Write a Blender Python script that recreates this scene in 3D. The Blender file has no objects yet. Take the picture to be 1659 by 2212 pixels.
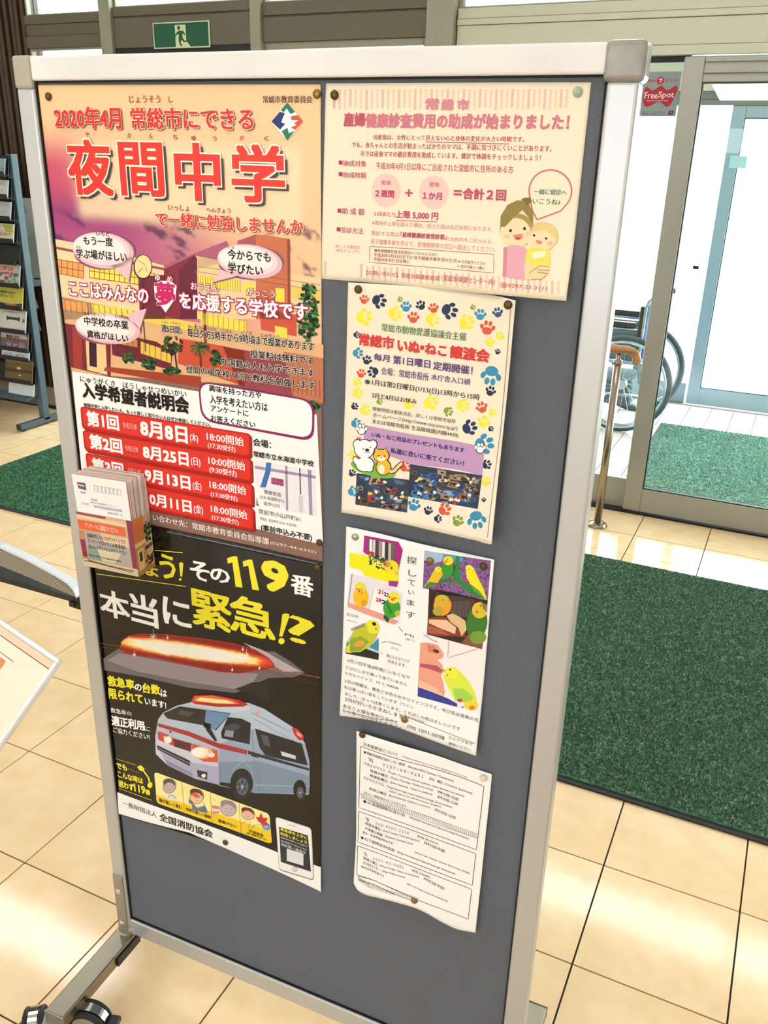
import bpy, bmesh, math, random
import numpy as np
from mathutils import Vector, Matrix
from mathutils.geometry import tessellate_polygon
random.seed(7); rng = np.random.default_rng(7)
S = bpy.context.scene; COL = S.collection

# ---------------------------------------------------------------- camera, world, lights, exposure
F0, CX, CY, CAMH = 1861.75, 829.5, 1106.0, 1.515          # focal length in pixels of the 1659 x 2212 frame
PITCH, ROLL, YAW, BANG, D = 0.38654702, 0.02700416, -0.43415684, 0.03418204, 0.97
_f = Vector((math.sin(YAW)*math.cos(PITCH), math.cos(YAW)*math.cos(PITCH), -math.sin(PITCH)))
_r = Vector((math.cos(YAW), -math.sin(YAW), 0)); _u = _r.cross(_f)
RV = math.cos(ROLL)*_r + math.sin(ROLL)*_u; UV = RV.cross(_f); FV = _f
cam = bpy.data.cameras.new('camera'); cam.sensor_fit = 'HORIZONTAL'; cam.sensor_width = 36
cam.lens = F0/1659*36; cam.clip_start = 0.02
co = bpy.data.objects.new('camera', cam); COL.objects.link(co); S.camera = co
m3 = Matrix((RV, UV, -FV)).transposed()
co.matrix_world = Matrix.Translation((0, 0, CAMH)) @ m3.to_4x4()

w = bpy.data.worlds.new('sky'); S.world = w; w.use_nodes = True
bg = w.node_tree.nodes['Background']; bg.inputs[0].default_value = (0.92, 0.97, 1.0, 1); bg.inputs[1].default_value = 9.5
S.view_settings.view_transform = 'Standard'; S.view_settings.look = 'None'
S.view_settings.exposure = -0.15; S.view_settings.gamma = 1.0; S.view_settings.use_curve_mapping = False
PANEL_POWER = 7.5   # emission strength of the ceiling panels in the lobby

# ---------------------------------------------------------------- helpers
def lin(h):
    if isinstance(h, str):
        h = h.lstrip('#'); h = [int(h[i:i+2], 16)/255 for i in (0, 2, 4)]
    return tuple(((c/12.92) if c <= .04045 else ((c+.055)/1.055)**2.4) for c in h)

def mat(name, col, rough=.5, metal=0.0, spec=.5, coat=0.0, emit=None, estr=1.0):
    m = bpy.data.materials.new(name); m.use_nodes = True
    b = m.node_tree.nodes['Principled BSDF']
    b.inputs['Base Color'].default_value = (*lin(col), 1)
    b.inputs['Roughness'].default_value = rough; b.inputs['Metallic'].default_value = metal
    b.inputs['Specular IOR Level'].default_value = spec; b.inputs['Coat Weight'].default_value = coat
    b.inputs['Coat Roughness'].default_value = .08
    if emit:
        b.inputs['Emission Color'].default_value = (*lin(emit), 1); b.inputs['Emission Strength'].default_value = estr
    return m

def nodes(m): return m.node_tree.nodes, m.node_tree.links, m.node_tree.nodes['Principled BSDF']

def mottle(m, scale, c1, c2, bump=0.0, bscale=None, coord='Object', detail=4, stretch=None, lo=.35, hi=.65):
    N, L, b = nodes(m)
    tc = N.new('ShaderNodeTexCoord'); mp = N.new('ShaderNodeMapping')
    L.new(tc.outputs[coord], mp.inputs[0])
    if stretch: mp.inputs['Scale'].default_value = stretch
    n = N.new('ShaderNodeTexNoise'); n.inputs['Scale'].default_value = scale; n.inputs['Detail'].default_value = detail
    L.new(mp.outputs[0], n.inputs['Vector'])
    r = N.new('ShaderNodeValToRGB'); r.color_ramp.elements[0].position = lo; r.color_ramp.elements[1].position = hi
    r.color_ramp.elements[0].color = (*lin(c1), 1); r.color_ramp.elements[1].color = (*lin(c2), 1)
    L.new(n.outputs['Fac'], r.inputs[0]); L.new(r.outputs[0], b.inputs['Base Color'])
    if bump:
        n2 = N.new('ShaderNodeTexNoise'); n2.inputs['Scale'].default_value = bscale or scale*5
        L.new(mp.outputs[0], n2.inputs['Vector'])
        bp = N.new('ShaderNodeBump'); bp.inputs['Strength'].default_value = bump; bp.inputs['Distance'].default_value = .001
        L.new(n2.outputs['Fac'], bp.inputs['Height']); L.new(bp.outputs[0], b.inputs['Normal'])
    return m

def glass_mat(name, tint, refl=1.0):
    m = bpy.data.materials.new(name); m.use_nodes = True
    N, L = m.node_tree.nodes, m.node_tree.links; N.clear()
    o = N.new('ShaderNodeOutputMaterial'); mx = N.new('ShaderNodeMixShader')
    t = N.new('ShaderNodeBsdfTransparent'); t.inputs[0].default_value = (*tint, 1)
    g = N.new('ShaderNodeBsdfGlossy'); g.inputs['Roughness'].default_value = .01
    fr = N.new('ShaderNodeFresnel'); fr.inputs[0].default_value = 1.45
    mu = N.new('ShaderNodeMath'); mu.operation = 'MULTIPLY'; mu.inputs[1].default_value = refl
    ge = N.new('ShaderNodeNewGeometry'); iv = N.new('ShaderNodeMath'); iv.operation = 'SUBTRACT'; iv.inputs[0].default_value = 1.0    # only the outer faces of the slab mirror
    m2 = N.new('ShaderNodeMath'); m2.operation = 'MULTIPLY'; L.new(ge.outputs['Backfacing'], iv.inputs[1])
    L.new(fr.outputs[0], mu.inputs[0]); L.new(mu.outputs[0], m2.inputs[0]); L.new(iv.outputs[0], m2.inputs[1]); L.new(m2.outputs[0], mx.inputs[0])
    L.new(t.outputs[0], mx.inputs[1]); L.new(g.outputs[0], mx.inputs[2]); L.new(mx.outputs[0], o.inputs[0])
    return m

M = {}
M['ink'] = mat('printed_paper', 'ffffff', .45, spec=.3)
M['gloss_ink'] = mat('glossy_printed_paper', 'ffffff', .16, spec=.5)
M['semi_ink'] = mat('satin_printed_paper', 'ffffff', .35, spec=.25)
for k in ('ink', 'gloss_ink', 'semi_ink'):
    N, L, b = nodes(M[k]); a = N.new('ShaderNodeVertexColor'); a.layer_name = 'Col'; L.new(a.outputs[0], b.inputs['Base Color'])
M['paint'] = mat('white_painted_aluminium', 'e9e7e4', .42, spec=.4)
mottle(M['paint'], 6, 'e4e2de', 'efedea', bump=.05, bscale=300)
M['alu'] = mat('satin_aluminium', 'c3c5c6', .38, metal=.55)
M['alu_leg'] = mat('anodised_bar', '9a9282', .28, metal=.9)
M['bracket'] = mat('bracket_steel', 'a3a196', .4, metal=.7)
M['cap'] = mat('smoky_plastic_cap', '9a958a', .28, spec=.6, coat=.5); mottle(M['cap'], 22, '7b7870', 'a39f95', bump=.4, bscale=60)
M['cap_beige'] = mat('beige_plastic_cap', 'b3ab9b', .4)
M['chrome'] = mat('chrome', 'd8dadb', .12, metal=1)
M['black'] = mat('black_plastic', '141517', .35)
M['rubber'] = mat('black_rubber', '1c1d20', .6)
M['dark'] = mat('dark_gap', '0c0c0d', .8)
M['brass'] = mat('aged_brass', '8a7440', .3, metal=.9)
M['brass_d'] = mat('darkened_brass', '5d4d30', .38, metal=.85)
M['nickel'] = mat('dull_nickel', 'a9ab8e', .25, metal=.9)
# board fabric: fine diagonal weave
m = M['fabric'] = mat('grey_board_fabric', '62656c', .92, spec=.15); N, L, b = nodes(m)
tc = N.new('ShaderNodeTexCoord'); mp = N.new('ShaderNodeMapping'); mp.inputs['Rotation'].default_value = (0, math.radians(38), 0)
L.new(tc.outputs['Object'], mp.inputs[0])
wv = N.new('ShaderNodeTexWave'); wv.inputs['Scale'].default_value = 150; wv.inputs['Distortion'].default_value = 1.2; wv.inputs['Detail'].default_value = 2
L.new(mp.outputs[0], wv.inputs[0])
nz = N.new('ShaderNodeTexNoise'); nz.inputs['Scale'].default_value = 420; L.new(tc.outputs['Object'], nz.inputs['Vector'])
mx = N.new('ShaderNodeMath'); mx.operation = 'ADD'; L.new(wv.outputs['Fac'], mx.inputs[0]); L.new(nz.outputs['Fac'], mx.inputs[1])
r = N.new('ShaderNodeValToRGB'); r.color_ramp.elements[0].position = .3; r.color_ramp.elements[1].position = 1.0
mh = N.new('ShaderNodeMath'); mh.operation = 'MULTIPLY'; mh.inputs[1].default_value = .5; L.new(mx.outputs[0], mh.inputs[0])
r.color_ramp.elements[0].color = (*lin('5c6069'), 1); r.color_ramp.elements[1].color = (*lin('7c8088'), 1)
L.new(mh.outputs[0], r.inputs[0]); L.new(r.outputs[0], b.inputs['Base Color'])
bp = N.new('ShaderNodeBump'); bp.inputs['Strength'].default_value = .35; bp.inputs['Distance'].default_value = .0006
L.new(mx.outputs[0], bp.inputs['Height']); L.new(bp.outputs[0], b.inputs['Normal'])
M['tile'] = mat('peach_glazed_tile', 'e0c19c', .10, spec=.75)
m = M['tile']; N, L, b = nodes(m)
mottle(m, 4.5, 'ebc79b', 'f2d3a9', bump=.02, bscale=30, coord='Generated', detail=5)
oi = N.new('ShaderNodeObjectInfo')
mp = [n for n in N if n.type == 'MAPPING'][0]
cmb = N.new('ShaderNodeCombineXYZ'); ml = N.new('ShaderNodeMath'); ml.operation = 'MULTIPLY'; ml.inputs[1].default_value = 37
L.new(oi.outputs['Random'], ml.inputs[0]); L.new(ml.outputs[0], cmb.inputs[0]); L.new(ml.outputs[0], cmb.inputs[1])
L.new(cmb.outputs[0], mp.inputs['Location'])
M['joint'] = mat('brown_grout', '3c2a1c', .9)
M['tile_out'] = mat('pale_pink_tile', 'd6c2bf', .3); mottle(M['tile_out'], 9, 'cfbab8', 'decdca')
M['joint_out'] = mat('grey_grout', '8c7b7b', .9)
M['frame'] = mat('bronze_grey_aluminium', '918876', .42, metal=.3)
M['frame_l'] = mat('light_champagne_aluminium', 'c3c2ac', .4, metal=.2)
M['frame_d'] = mat('taupe_metal_panel', '696150', .5, metal=.15)
M['frame_m'] = mat('olive_grey_aluminium', '989684', .42, metal=.2)
M['leaf'] = mat('door_leaf_aluminium', 'a3a298', .4, metal=.35)
M['leaf_o'] = mat('outer_door_aluminium', '8aa0ac', .4, metal=.3)
M['gasket'] = mat('black_gasket', '15181c', .5)
M['glass'] = glass_mat('clear_glass', (.93, .985, .965))
M['wall'] = mat('cream_wall', 'e8e2d6', .8)
M['ceil'] = mat('white_ceiling', 'eeeeea', .85)
M['wood'] = mat('dark_brown_wood', '4a382c', .3); mottle(M['wood'], 5, '3a2a20', '5c483a', stretch=(6, 6, .5), detail=6, coord='Generated')
M['rail_wood'] = mat('varnished_handrail_wood', 'b67c4e', .3); mottle(M['rail_wood'], 8, 'a66c40', 'c58f60', stretch=(1, 6, 6))
M['steel'] = mat('brushed_steel', '9c8f80', .22, metal=1)
M['rack'] = mat('blue_grey_painted_steel', '4f6069', .4, metal=.2)
M['rackd'] = mat('black_wire_pocket', '17181a', .5)
M['concrete'] = mat('pale_concrete', 'd8d8d4', .9); mottle(M['concrete'], 3, 'd0d0cc', 'e0e0dd')

def empty(name, loc=(0, 0, 0), rz=0.0, label=None, cat=None, group=None, rot=None):
    o = bpy.data.objects.new(name, None); COL.objects.link(o); o.location = loc
    o.rotation_euler = rot if rot else (0, 0, rz); o.empty_display_size = .05
    if label: o['label'] = label
    if cat: o['category'] = cat
    if group: o['group'] = group
    return o

def obj(name, me, material=None, parent=None, label=None, cat=None, group=None, kind=None, loc=None, smooth=False):
    if isinstance(me, bmesh.types.BMesh):
        bmm = me; me = bpy.data.meshes.new(name); bmesh.ops.recalc_face_normals(bmm, faces=bmm.faces); bmm.to_mesh(me); bmm.free()
    if material is not None and not me.materials: me.materials.append(material)
    if smooth:
        me.polygons.foreach_set('use_smooth', [True]*len(me.polygons)); me.update()
    o = bpy.data.objects.new(name, me); COL.objects.link(o)
    if parent: o.parent = parent
    if loc is not None: o.location = loc
    if label: o['label'] = label
    if cat: o['category'] = cat
    if group: o['group'] = group
    if kind: o['kind'] = kind
    return o

def bev(o, w=.002, seg=2):
    md = o.modifiers.new('bevel', 'BEVEL'); md.width = w; md.segments = seg; md.limit_method = 'ANGLE'; md.angle_limit = .6
    return o

def box(x0, x1, y0, y1, z0, z1, b=None):
    b = b or bmesh.new()
    v = [b.verts.new(p) for p in ((x0,y0,z0),(x1,y0,z0),(x1,y1,z0),(x0,y1,z0),(x0,y0,z1),(x1,y0,z1),(x1,y1,z1),(x0,y1,z1))]
    for f in ((0,3,2,1),(4,5,6,7),(0,1,5,4),(1,2,6,5),(2,3,7,6),(3,0,4,7)): b.faces.new([v[i] for i in f])
    return b

def tube(pts, r, seg=10, b=None, closed=False, cap=True):
    b = b or bmesh.new(); pts = [Vector(p) for p in pts]; n = len(pts); rings = []
    rs = r if isinstance(r, (list, tuple)) else [r]*n
    prev = None
    for i, p in enumerate(pts):
        a = pts[(i-1) % n] if (closed or i > 0) else p; c = pts[(i+1) % n] if (closed or i < n-1) else p
        t = (c-a).normalized()
        if prev is None:
            x = t.orthogonal().normalized()
        else:
            x = (prev - t*prev.dot(t)).normalized()
        prev = x; y = t.cross(x)
        rings.append([b.verts.new(p + (x*math.cos(2*math.pi*k/seg)+y*math.sin(2*math.pi*k/seg))*rs[i]) for k in range(seg)])
    for i in range(n if closed else n-1):
        A, B = rings[i], rings[(i+1) % n]
        if closed and i == n-1:   # align seam
            off = min(range(seg), key=lambda s: (A[0].co-B[s].co).length); B = B[off:]+B[:off]
        for k in range(seg): b.faces.new((A[k], A[(k+1) % seg], B[(k+1) % seg], B[k]))
    if cap and not closed:
        b.faces.new(rings[0][::-1]); b.faces.new(rings[-1])
    return b

def lathe(prof, axis='z', c=(0,0,0), seg=24, b=None):
    """prof: list of (radius, height along the axis)"""
    b = b or bmesh.new(); c = Vector(c); rings = []
    for r, h in prof:
        ring = []
        for k in range(seg):
            a = 2*math.pi*k/seg; p = (math.cos(a)*r, math.sin(a)*r, h)
            if axis == 'y': p = (p[0], -p[2], p[1])
            if axis == 'x': p = (p[2], p[0], p[1])
            ring.append(b.verts.new(Vector(p)+c))
        rings.append(ring)
    for A, B in zip(rings, rings[1:]):
        for k in range(seg): b.faces.new((A[k], A[(k+1) % seg], B[(k+1) % seg], B[k]))
    b.faces.new(rings[0][::-1]); b.faces.new(rings[-1])
    return b

def prism(poly, y0, y1, b=None, plane='xz'):
    b = b or bmesh.new()
    def P(p, y): return (p[0], y, p[1]) if plane == 'xz' else ((y, p[0], p[1]) if plane == 'yz' else (p[0], p[1], y))
    A = [b.verts.new(P(p, y0)) for p in poly]; B = [b.verts.new(P(p, y1)) for p in poly]
    b.faces.new(A); b.faces.new(B[::-1]); n = len(poly)
    for i in range(n): b.faces.new((A[i], B[i], B[(i+1) % n], A[(i+1) % n]))
    return b

# direction of the photograph's pixel seen from the camera's place: used to measure positions on known planes
TV = Vector((math.cos(BANG), math.sin(BANG), 0)); NV = Vector((-math.sin(BANG), math.cos(BANG), 0))
def ray(x, y): return FV + RV*((x-CX)/F0) - UV*((y-CY)/F0)
def bd(x, y, off=0.0):
    d = ray(x, y); q = d*((D-off)/d.dot(NV)); return q.dot(TV), q.z+CAMH
def B3(u, z, off=0.0): return TV*u + NV*(D-off) + Vector((0, 0, z))

# ---------------------------------------------------------------- the lobby
XL, XR, YB, YF, ZC = -5.2, 2.6, -4.5, 3.95, 2.85
fl = obj('floor', box(XL, XR, YB, 6.2, -.06, -.004), M['joint'], kind='structure')
tb = box(-.1481, .1481, -.1481, .1481, -.004, 0)
tile_me = bpy.data.meshes.new('tile'); tb.to_mesh(tile_me); tb.free(); tile_me.materials.append(M['tile'])
x0 = -.1705; ys = [1.6445+.3*k for k in range(-5, 6)]
for iy, y in enumerate(ys):
    for k in range(-16, 7):
        cxx = x0+.3*k+.15; cyy = y+.15
        if cyy < 1.2 and (cxx < -2.2 or cxx > .5): continue
        if cyy < 2.2 and cxx < -3.4: continue
        t = bpy.data.objects.new('tile', tile_me); COL.objects.link(t); t.parent = fl; t.location = (cxx, cyy, 0)
ne = box(-.1481, .1481, -.109, .109, -.004, 0); ne_me = bpy.data.meshes.new('tile'); ne.to_mesh(ne_me); ne.free(); ne_me.materials.append(M['tile'])
lb = box(-.1481, .1481, -.128, .128, -.004, 0); lb_me = bpy.data.meshes.new('tile'); lb.to_mesh(lb_me); lb.free(); lb_me.materials.append(M['tile'])
for k in range(-16, 7):
    cxx = x0+.3*k+.15
    t = bpy.data.objects.new('tile', ne_me); COL.objects.link(t); t.parent = fl; t.location = (cxx, 3.4445+.1105, 0)
    t = bpy.data.objects.new('tile', lb_me); COL.objects.link(t); t.parent = fl; t.location = (cxx, 3.667+.13, 0)
# the part of the floor behind the camera, out of view
M['tile_far'] = mat('peach_tiled_floor', 'ddbf9b', .2); 
N, L, b = nodes(M['tile_far']); br = N.new('ShaderNodeTexBrick'); tc = N.new('ShaderNodeTexCoord'); L.new(tc.outputs['Object'], br.inputs[0])
br.offset = 0; br.inputs['Scale'].default_value = 1; br.inputs['Brick Width'].default_value = .3; br.inputs['Row Height'].default_value = .3
br.inputs['Mortar Size'].default_value = .002; br.inputs['Color1'].default_value = (*lin('dcbb94'), 1); br.inputs['Color2'].default_value = (*lin('e6c8a3'), 1)
br.inputs['Mortar'].default_value = (*lin('5c4632'), 1); L.new(br.outputs[0], b.inputs['Base Color'])
fb = box(XL, XR, YB, .1445, -.003, 0)
box(XL, -2.271, .1445, 1.0445, -.003, 0, fb); box(.7295, XR, .1445, 1.0445, -.003, 0, fb); box(1.9295, XR, 1.0445, YF, -.003, 0, fb)
obj('floor', fb, M['tile_far'], kind='structure')
obj('ceiling', box(XL, XR, YB, YF+.05, ZC, ZC+.08), M['ceil'], kind='structure')
obj('wall_left', box(XL-.1, XL, YB, 4.2, 0, ZC), M['wall'], kind='structure')
obj('wall_right', box(XR, XR+.1, YB, 4.05, 0, ZC), M['wall'], kind='structure')
wb = box(XL, XR, YB-.1, YB, 0, 1.0); box(XL, XR, YB-.1, YB, 2.0, ZC, wb)
for a in (XL, -2.8, -.4, 1.7): box(a, a+.9, YB-.1, YB, 1.0, 2.0, wb)
obj('wall_back', wb, M['wall'], kind='structure')

# ceiling panels that light the lobby
M['lamp'] = mat('lit_diffuser', 'ffffff', .5, emit='eef3ff', estr=PANEL_POWER)
pn = 0
for (lx, ly) in ((-3.4, -.3), (-.9, -1.6), (.9, .2), (-1.2, .55), (-3.4, 2.6), (-.6, 2.6), (-3.2, -2.6), (.7, -3.0)):
    e = empty('ceiling_light', (lx, ly, ZC), 0, ['ceiling light panel over the magazine rack side', 'ceiling light panel behind the viewer', 'ceiling light panel to the right of the viewer',
              'ceiling light panel above the notice board', 'ceiling light panel near the left of the entrance', 'ceiling light panel just inside the sliding door',
              'ceiling light panel at the far rear left', 'ceiling light panel at the far rear right'][pn], 'ceiling light', 'lobby ceiling panels'); pn += 1
    fr = box(-.63, .63, -.17, .17, -.02, 0)
    obj('housing', fr, M['paint'], e); obj('diffuser', box(-.6, .6, -.145, .145, -.026, -.0205), M['lamp'], e)

# ---------------------------------------------------------------- entrance wall
def grooved(x0, x1, z0, z1, y0, y1, steps, m, name):
    """horizontal metal beam whose face steps back at the heights in steps"""
    b = bmesh.new(); zs = [z0]+[s for s in steps]+[z1]
    for i in range(len(zs)-1):
        d = .006 if i % 2 else 0
        box(x0, x1, y0+d, y1, zs[i]+(.0012 if i else 0), zs[i+1], b)
    return bev(obj(name, b, m, kind='structure'), .0015, 1)
grooved(-1.54, XR, 1.93, 2.125, 3.93, 4.03, [1.965, 2.06, 2.085], M['frame_l'], 'trim_1')
bev(obj('trim_2', box(-1.672, -1.545, 3.90, 4.03, 0, ZC), M['frame_m'], kind='structure'), .003)
bev(obj('trim_3', box(-2.588, -2.53, 3.92, 4.03, 0, ZC), M['frame_m'], kind='structure'), .003)
bev(obj('trim_4', box(-3.505, -3.432, 3.92, 4.03, 0, ZC), M['frame_m'], kind='structure'), .003)
grooved(-2.53, -1.672, 2.024, 2.19, 3.94, 4.0, [2.128, 2.134], M['frame_d'], 'trim_5')
grooved(-3.432, -2.588, 2.02, 2.205, 3.94, 4.0, [2.155, 2.161], M['frame_d'], 'trim_6')
grooved(-4.04, -3.505, 2.034, 2.19, 3.94, 4.0, [2.09, 2.145], M['frame_d'], 'trim_7')
obj('wall_front', box(XL, XR, 3.98, 4.08, 2.66, ZC), M['wall'], kind='structure')
def window(name, x0, x1, z0, z1, y=3.97, fw=.02, m=None, thin=.03):
    b = bmesh.new(); m = m or M['frame_m']
    box(x0, x0+fw, y-thin/2, y+thin/2, z0, z1, b); box(x1-fw, x1, y-thin/2, y+thin/2, z0, z1, b)
    box(x0+fw, x1-fw, y-thin/2, y+thin/2, z0, z0+fw*.5, b); box(x0+fw, x1-fw, y-thin/2, y+thin/2, z1-fw, z1, b)
    o = bev(obj(name, b, m, kind='structure'), .002, 1)
    obj('pane', box(x0+fw, x1-fw, y-.003, y+.003, z0+fw*.5, z1-fw), M['glass'], o)
    return o
window('window_1', -1.545, .3, 2.125, 2.66); window('window_2', .3, XR, 2.125, 2.66)
window('window_3', -2.53, -1.672, 2.19, 2.66, fw=.012); 
w4 = window('window_4', -3.432, -2.588, 2.205, 2.66, fw=.012)
window('window_5', -4.04, -3.505, 2.19, 2.66, fw=.012)
window('window_6', -2.53, -1.672, .1, 2.024, fw=.03); window('window_7', -3.432, -2.588, .1, 1.94, fw=.05)
window('window_8', -4.04, -3.505, .1, 2.034, fw=.012)
obj('trim_8', box(-4.04, -1.672, 3.94, 4.0, 0, .1), M['frame_d'], kind='structure')
obj('trim_13', box(-3.432, -2.588, 3.945, 3.99, 1.94, 2.0195), M['gasket'], kind='structure')
# inner sliding door leaf and the fixed side light
def leaf(name, x0, x1, z1, y, sw, br, tr, m, th=.035, gas=True):
    e = bev(obj(name, box(x0, x0+sw, y-th/2, y+th/2, .012, z1), m, kind='structure'), .003)
    r2 = bev(obj('stile', box(x1-sw, x1, y-th/2, y+th/2, .012, z1), m, e), .003)
    bev(obj('bottom_rail', box(x0+sw, x1-sw, y-th/2+.002, y+th/2-.002, .012, br), m, e), .003)
    bev(obj('top_rail', box(x0+sw, x1-sw, y-th/2+.002, y+th/2-.002, z1-tr, z1), m, e), .003)
    g = bmesh.new(); a, c, d, f = x0+sw, x1-sw, br, z1-tr
    q = .005
    box(a, a+q, y-.011, y+.011, d, f, g); box(c-q, c, y-.011, y+.011, d, f, g); box(a, c, y-.011, y+.011, d, d+q, g); box(a, c, y-.011, y+.011, f-q, f, g)
    obj('gasket', g, M['gasket'], e)
    obj('pane', box(a+q, c-q, y-.003, y+.003, d+q, f-q), M['glass'], e)
    return e
leaf('door_1', -.578, .62, 1.925, 3.955, .078, .125, .092, M['leaf'])
dt = bmesh.new(); box(-.50, .54, 3.932, 3.9365, 1.862, 1.866, dt); box(-.50, .54, 3.932, 3.9365, 1.902, 1.905, dt)
obj('trim_9', dt, M['frame_d'], kind='structure')
leaf('door_2', .64, 1.9, 1.925, 3.955, .078, .125, .092, M['leaf'])
e = bev(obj('window_9', box(-1.545, -.56, 3.975, 4.01, 0.0, .15), M['leaf'], kind='structure'), .002)
bev(obj('top_rail', box(-1.545, -.56, 3.975, 4.01, 1.908, 1.93), M['gasket'], e), .001)
bev(obj('stile', box(-1.545, -1.50, 3.975, 4.01, .15, 1.908), M['leaf'], e), .002)
obj('pane', box(-1.50, -.56, 3.99, 3.996, .15, 1.908), M['glass'], e)
obj('trim_10', box(-1.54, 1.95, 3.93, 4.03, -.003, .008), M['gasket'], kind='structure')
# wood clad wall at the far left: vertical slats
ww = obj('wall_wood', box(XL, -4.05, 4.03, 4.06, .12, ZC), M['wood'], kind='structure')
obj('baseboard_left', box(XL, -4.05, 3.985, 4.06, 0, .12), mat('beige_base_stone', 'b7a48e', .5), kind='structure')
sl = box(-.0125, .0125, -.016, .012, .12, ZC); slm = bpy.data.meshes.new('slat'); sl.to_mesh(slm); sl.free(); slm.materials.append(M['wood'])
for k in range(27):
    t = bpy.data.objects.new('slat', slm); COL.objects.link(t); t.parent = ww; t.location = (-4.066-.042*k, 4.018-.006*((k*7) % 3), 0)

# ---------------------------------------------------------------- vestibule and outside
vf = obj('floor', box(-2.2, 2.2, 4.03, 6.5, -.06, -.003), M['joint_out'], kind='structure')
vt = box(-.068, .068, -.068, .068, -.003, .0005); vtm = bpy.data.meshes.new('tile'); vt.to_mesh(vtm); vt.free(); vtm.materials.append(M['tile_out'])
for i in range(15):
    for j in range(15):
        t = bpy.data.objects.new('tile', vtm); COL.objects.link(t); t.parent = vf; t.location = (-1.316+.141*i, 4.11+.141*j, 0)
obj('floor', box(-40, 40, 6.5, 60, -.1, -.02), M['concrete'], kind='structure')
obj('floor', box(-40, -2.2, 4.05, 6.5, -.1, -.02), M['concrete'], kind='structure')
obj('floor', box(2.2, 40, 4.05, 6.5, -.1, -.02), M['concrete'], kind='structure')
leaf('door_3', -.582, .9, 1.885, 6.2, .078, .125, .07, M['leaf_o'])
bev(obj('window_10', box(-2.0, -.60, 6.22, 6.26, 0, .14), M['leaf_o'], kind='structure'), .002)
obj('window_11', box(-2.0, -.60, 6.235, 6.241, .14, 1.885), M['glass'], kind='structure')
grooved(-2.2, 2.2, 1.885, 1.965, 6.17, 6.28, [1.915], mat('outer_header_metal', '6f7572', .5, metal=.2), 'trim_11')
obj('trim_12', box(-2.2, 2.2, 6.15, 6.3, 1.965, 2.36), M['frame_l'], kind='structure')
vl = empty('ceiling_light', (.1, 5.95, 1.99), 0, 'warm tube lamp hanging before the outer door of the vestibule', 'ceiling light')  # made-up glowing bar, added to give the warm lit band over the door
obj('housing', box(-.86, .8, -.05, .05, .012, .04), M['frame_l'], vl); obj('added_glow_bar', prism([(-.80, 0), (.8, 0), (.8, -.09), (-.74, -.09)], -.04, .04), mat('added_warm_glow', 'ffffff', .5, emit='ffc468', estr=.95), vl)
obj('hanger', box(-.5, -.48, -.01, .01, .04, .37), M['frame_l'], vl); obj('hanger', box(.4, .42, -.01, .01, .04, .37), M['frame_l'], vl)
# soffit of the vestibule
vc = box(-2.2, 2.2, 4.08, 6.3, 2.36, 2.42)
obj('ceiling', vc, M['ceil'], kind='structure')
# ---------------------------------------------------------------- the rolling notice board
def on_board(name, u, z, label, cat, group=None, off=0.0):
    return empty(name, B3(u, z, off), BANG, label, cat, group)
def px_off(u, z, off):      # a point measured on the fabric's plane, moved to a plane off in front of it, along the line of sight
    k = (D-off)/D; return u*k, CAMH+(z-CAMH)*k
nb = on_board('notice_board', -.55, 0, 'large rolling notice board with grey fabric and white aluminium frame, covered in posters', 'notice board')
U0, Z0 = -.55, 0.0
FO = .007
oL, zT = px_off(-.9565, 1.6300, FO); oR, _ = px_off(-.1485, 1.63, FO)
iL, iT = px_off(-.9265, 1.6010, FO); iR, _ = px_off(-.1808, 1.60, FO); _, iB = px_off(0, .131, FO); _, zB = px_off(0, .0933, FO)
def bb(u0, u1, z0, z1, f=FO, back=.022, b=None): return box(u0-U0, u1-U0, -f, back, z0, z1, b)
obj('fabric_panel', bb(iL+.0005, iR-.0005, iB, iT, 0, .012), M['fabric'], nb)
bev(obj('top_rail', bb(oL+.028, oR-.034, iT, zT), M['paint'], nb), .003, 3)
bev(obj('side_post', bb(oL, iL, zB+.012, iT-.008), M['alu'], nb), .004, 3)
bev(obj('side_post', bb(iR, oR, zB+.012, iT-.006), M['alu'], nb), .004, 3)
bev(obj('bottom_rail', bb(iL, iR, zB, iB), M['alu'], nb), .003, 3)
g = bmesh.new()
q = .0022
box(iL-U0, iL+q-U0, -.0035, 0, iB, iT, g); box(iR-q-U0, iR-U0, -.0035, 0, iB, iT, g); box(iL-U0, iR-U0, -.0035, 0, iT-q, iT, g); box(iL-U0, iR-U0, -.0035, 0, iB, iB+q, g)
obj('inner_lip', g, M['dark'], nb)
o = bev(obj('corner_cap', bb(oL-.0012, oL+.029, iT-.0095, zT+.001, FO+.0015, .024), M['cap_beige'], nb), .004, 3); o['label'] = 'beige plastic corner cap'
o = bev(obj('corner_cap', bb(oR-.0365, oR+.0045, iT-.0075, zT+.0015, FO+.003, .024), M['cap'], nb), .006, 4); o['label'] = 'smoky grey plastic corner cap'
# L bracket with two screws at the foot of the left post, its twin on the right post
def bracket(uc, s):
    o = bev(obj('bracket', bb(uc-.0115, uc+.0115, .098, .2465, FO+.0025, -FO+.0005), M['bracket'], nb), .001, 1)
    for z in (.209, .127):
        sc = lathe([(.0001, .0032), (.0045, .0032), (.0062, .0012), (.0062, 0)], 'y', (uc-U0, -FO-.0025, z), 14)
        so = obj('screw', sc, M['chrome'], o); 
        box(uc-U0-.003, uc-U0+.003, -FO-.006, -FO-.0056, z-.0006, z+.0006, None).free()
bracket(oL+.0135, 1); bracket(oR-.0135, -1)
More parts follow.
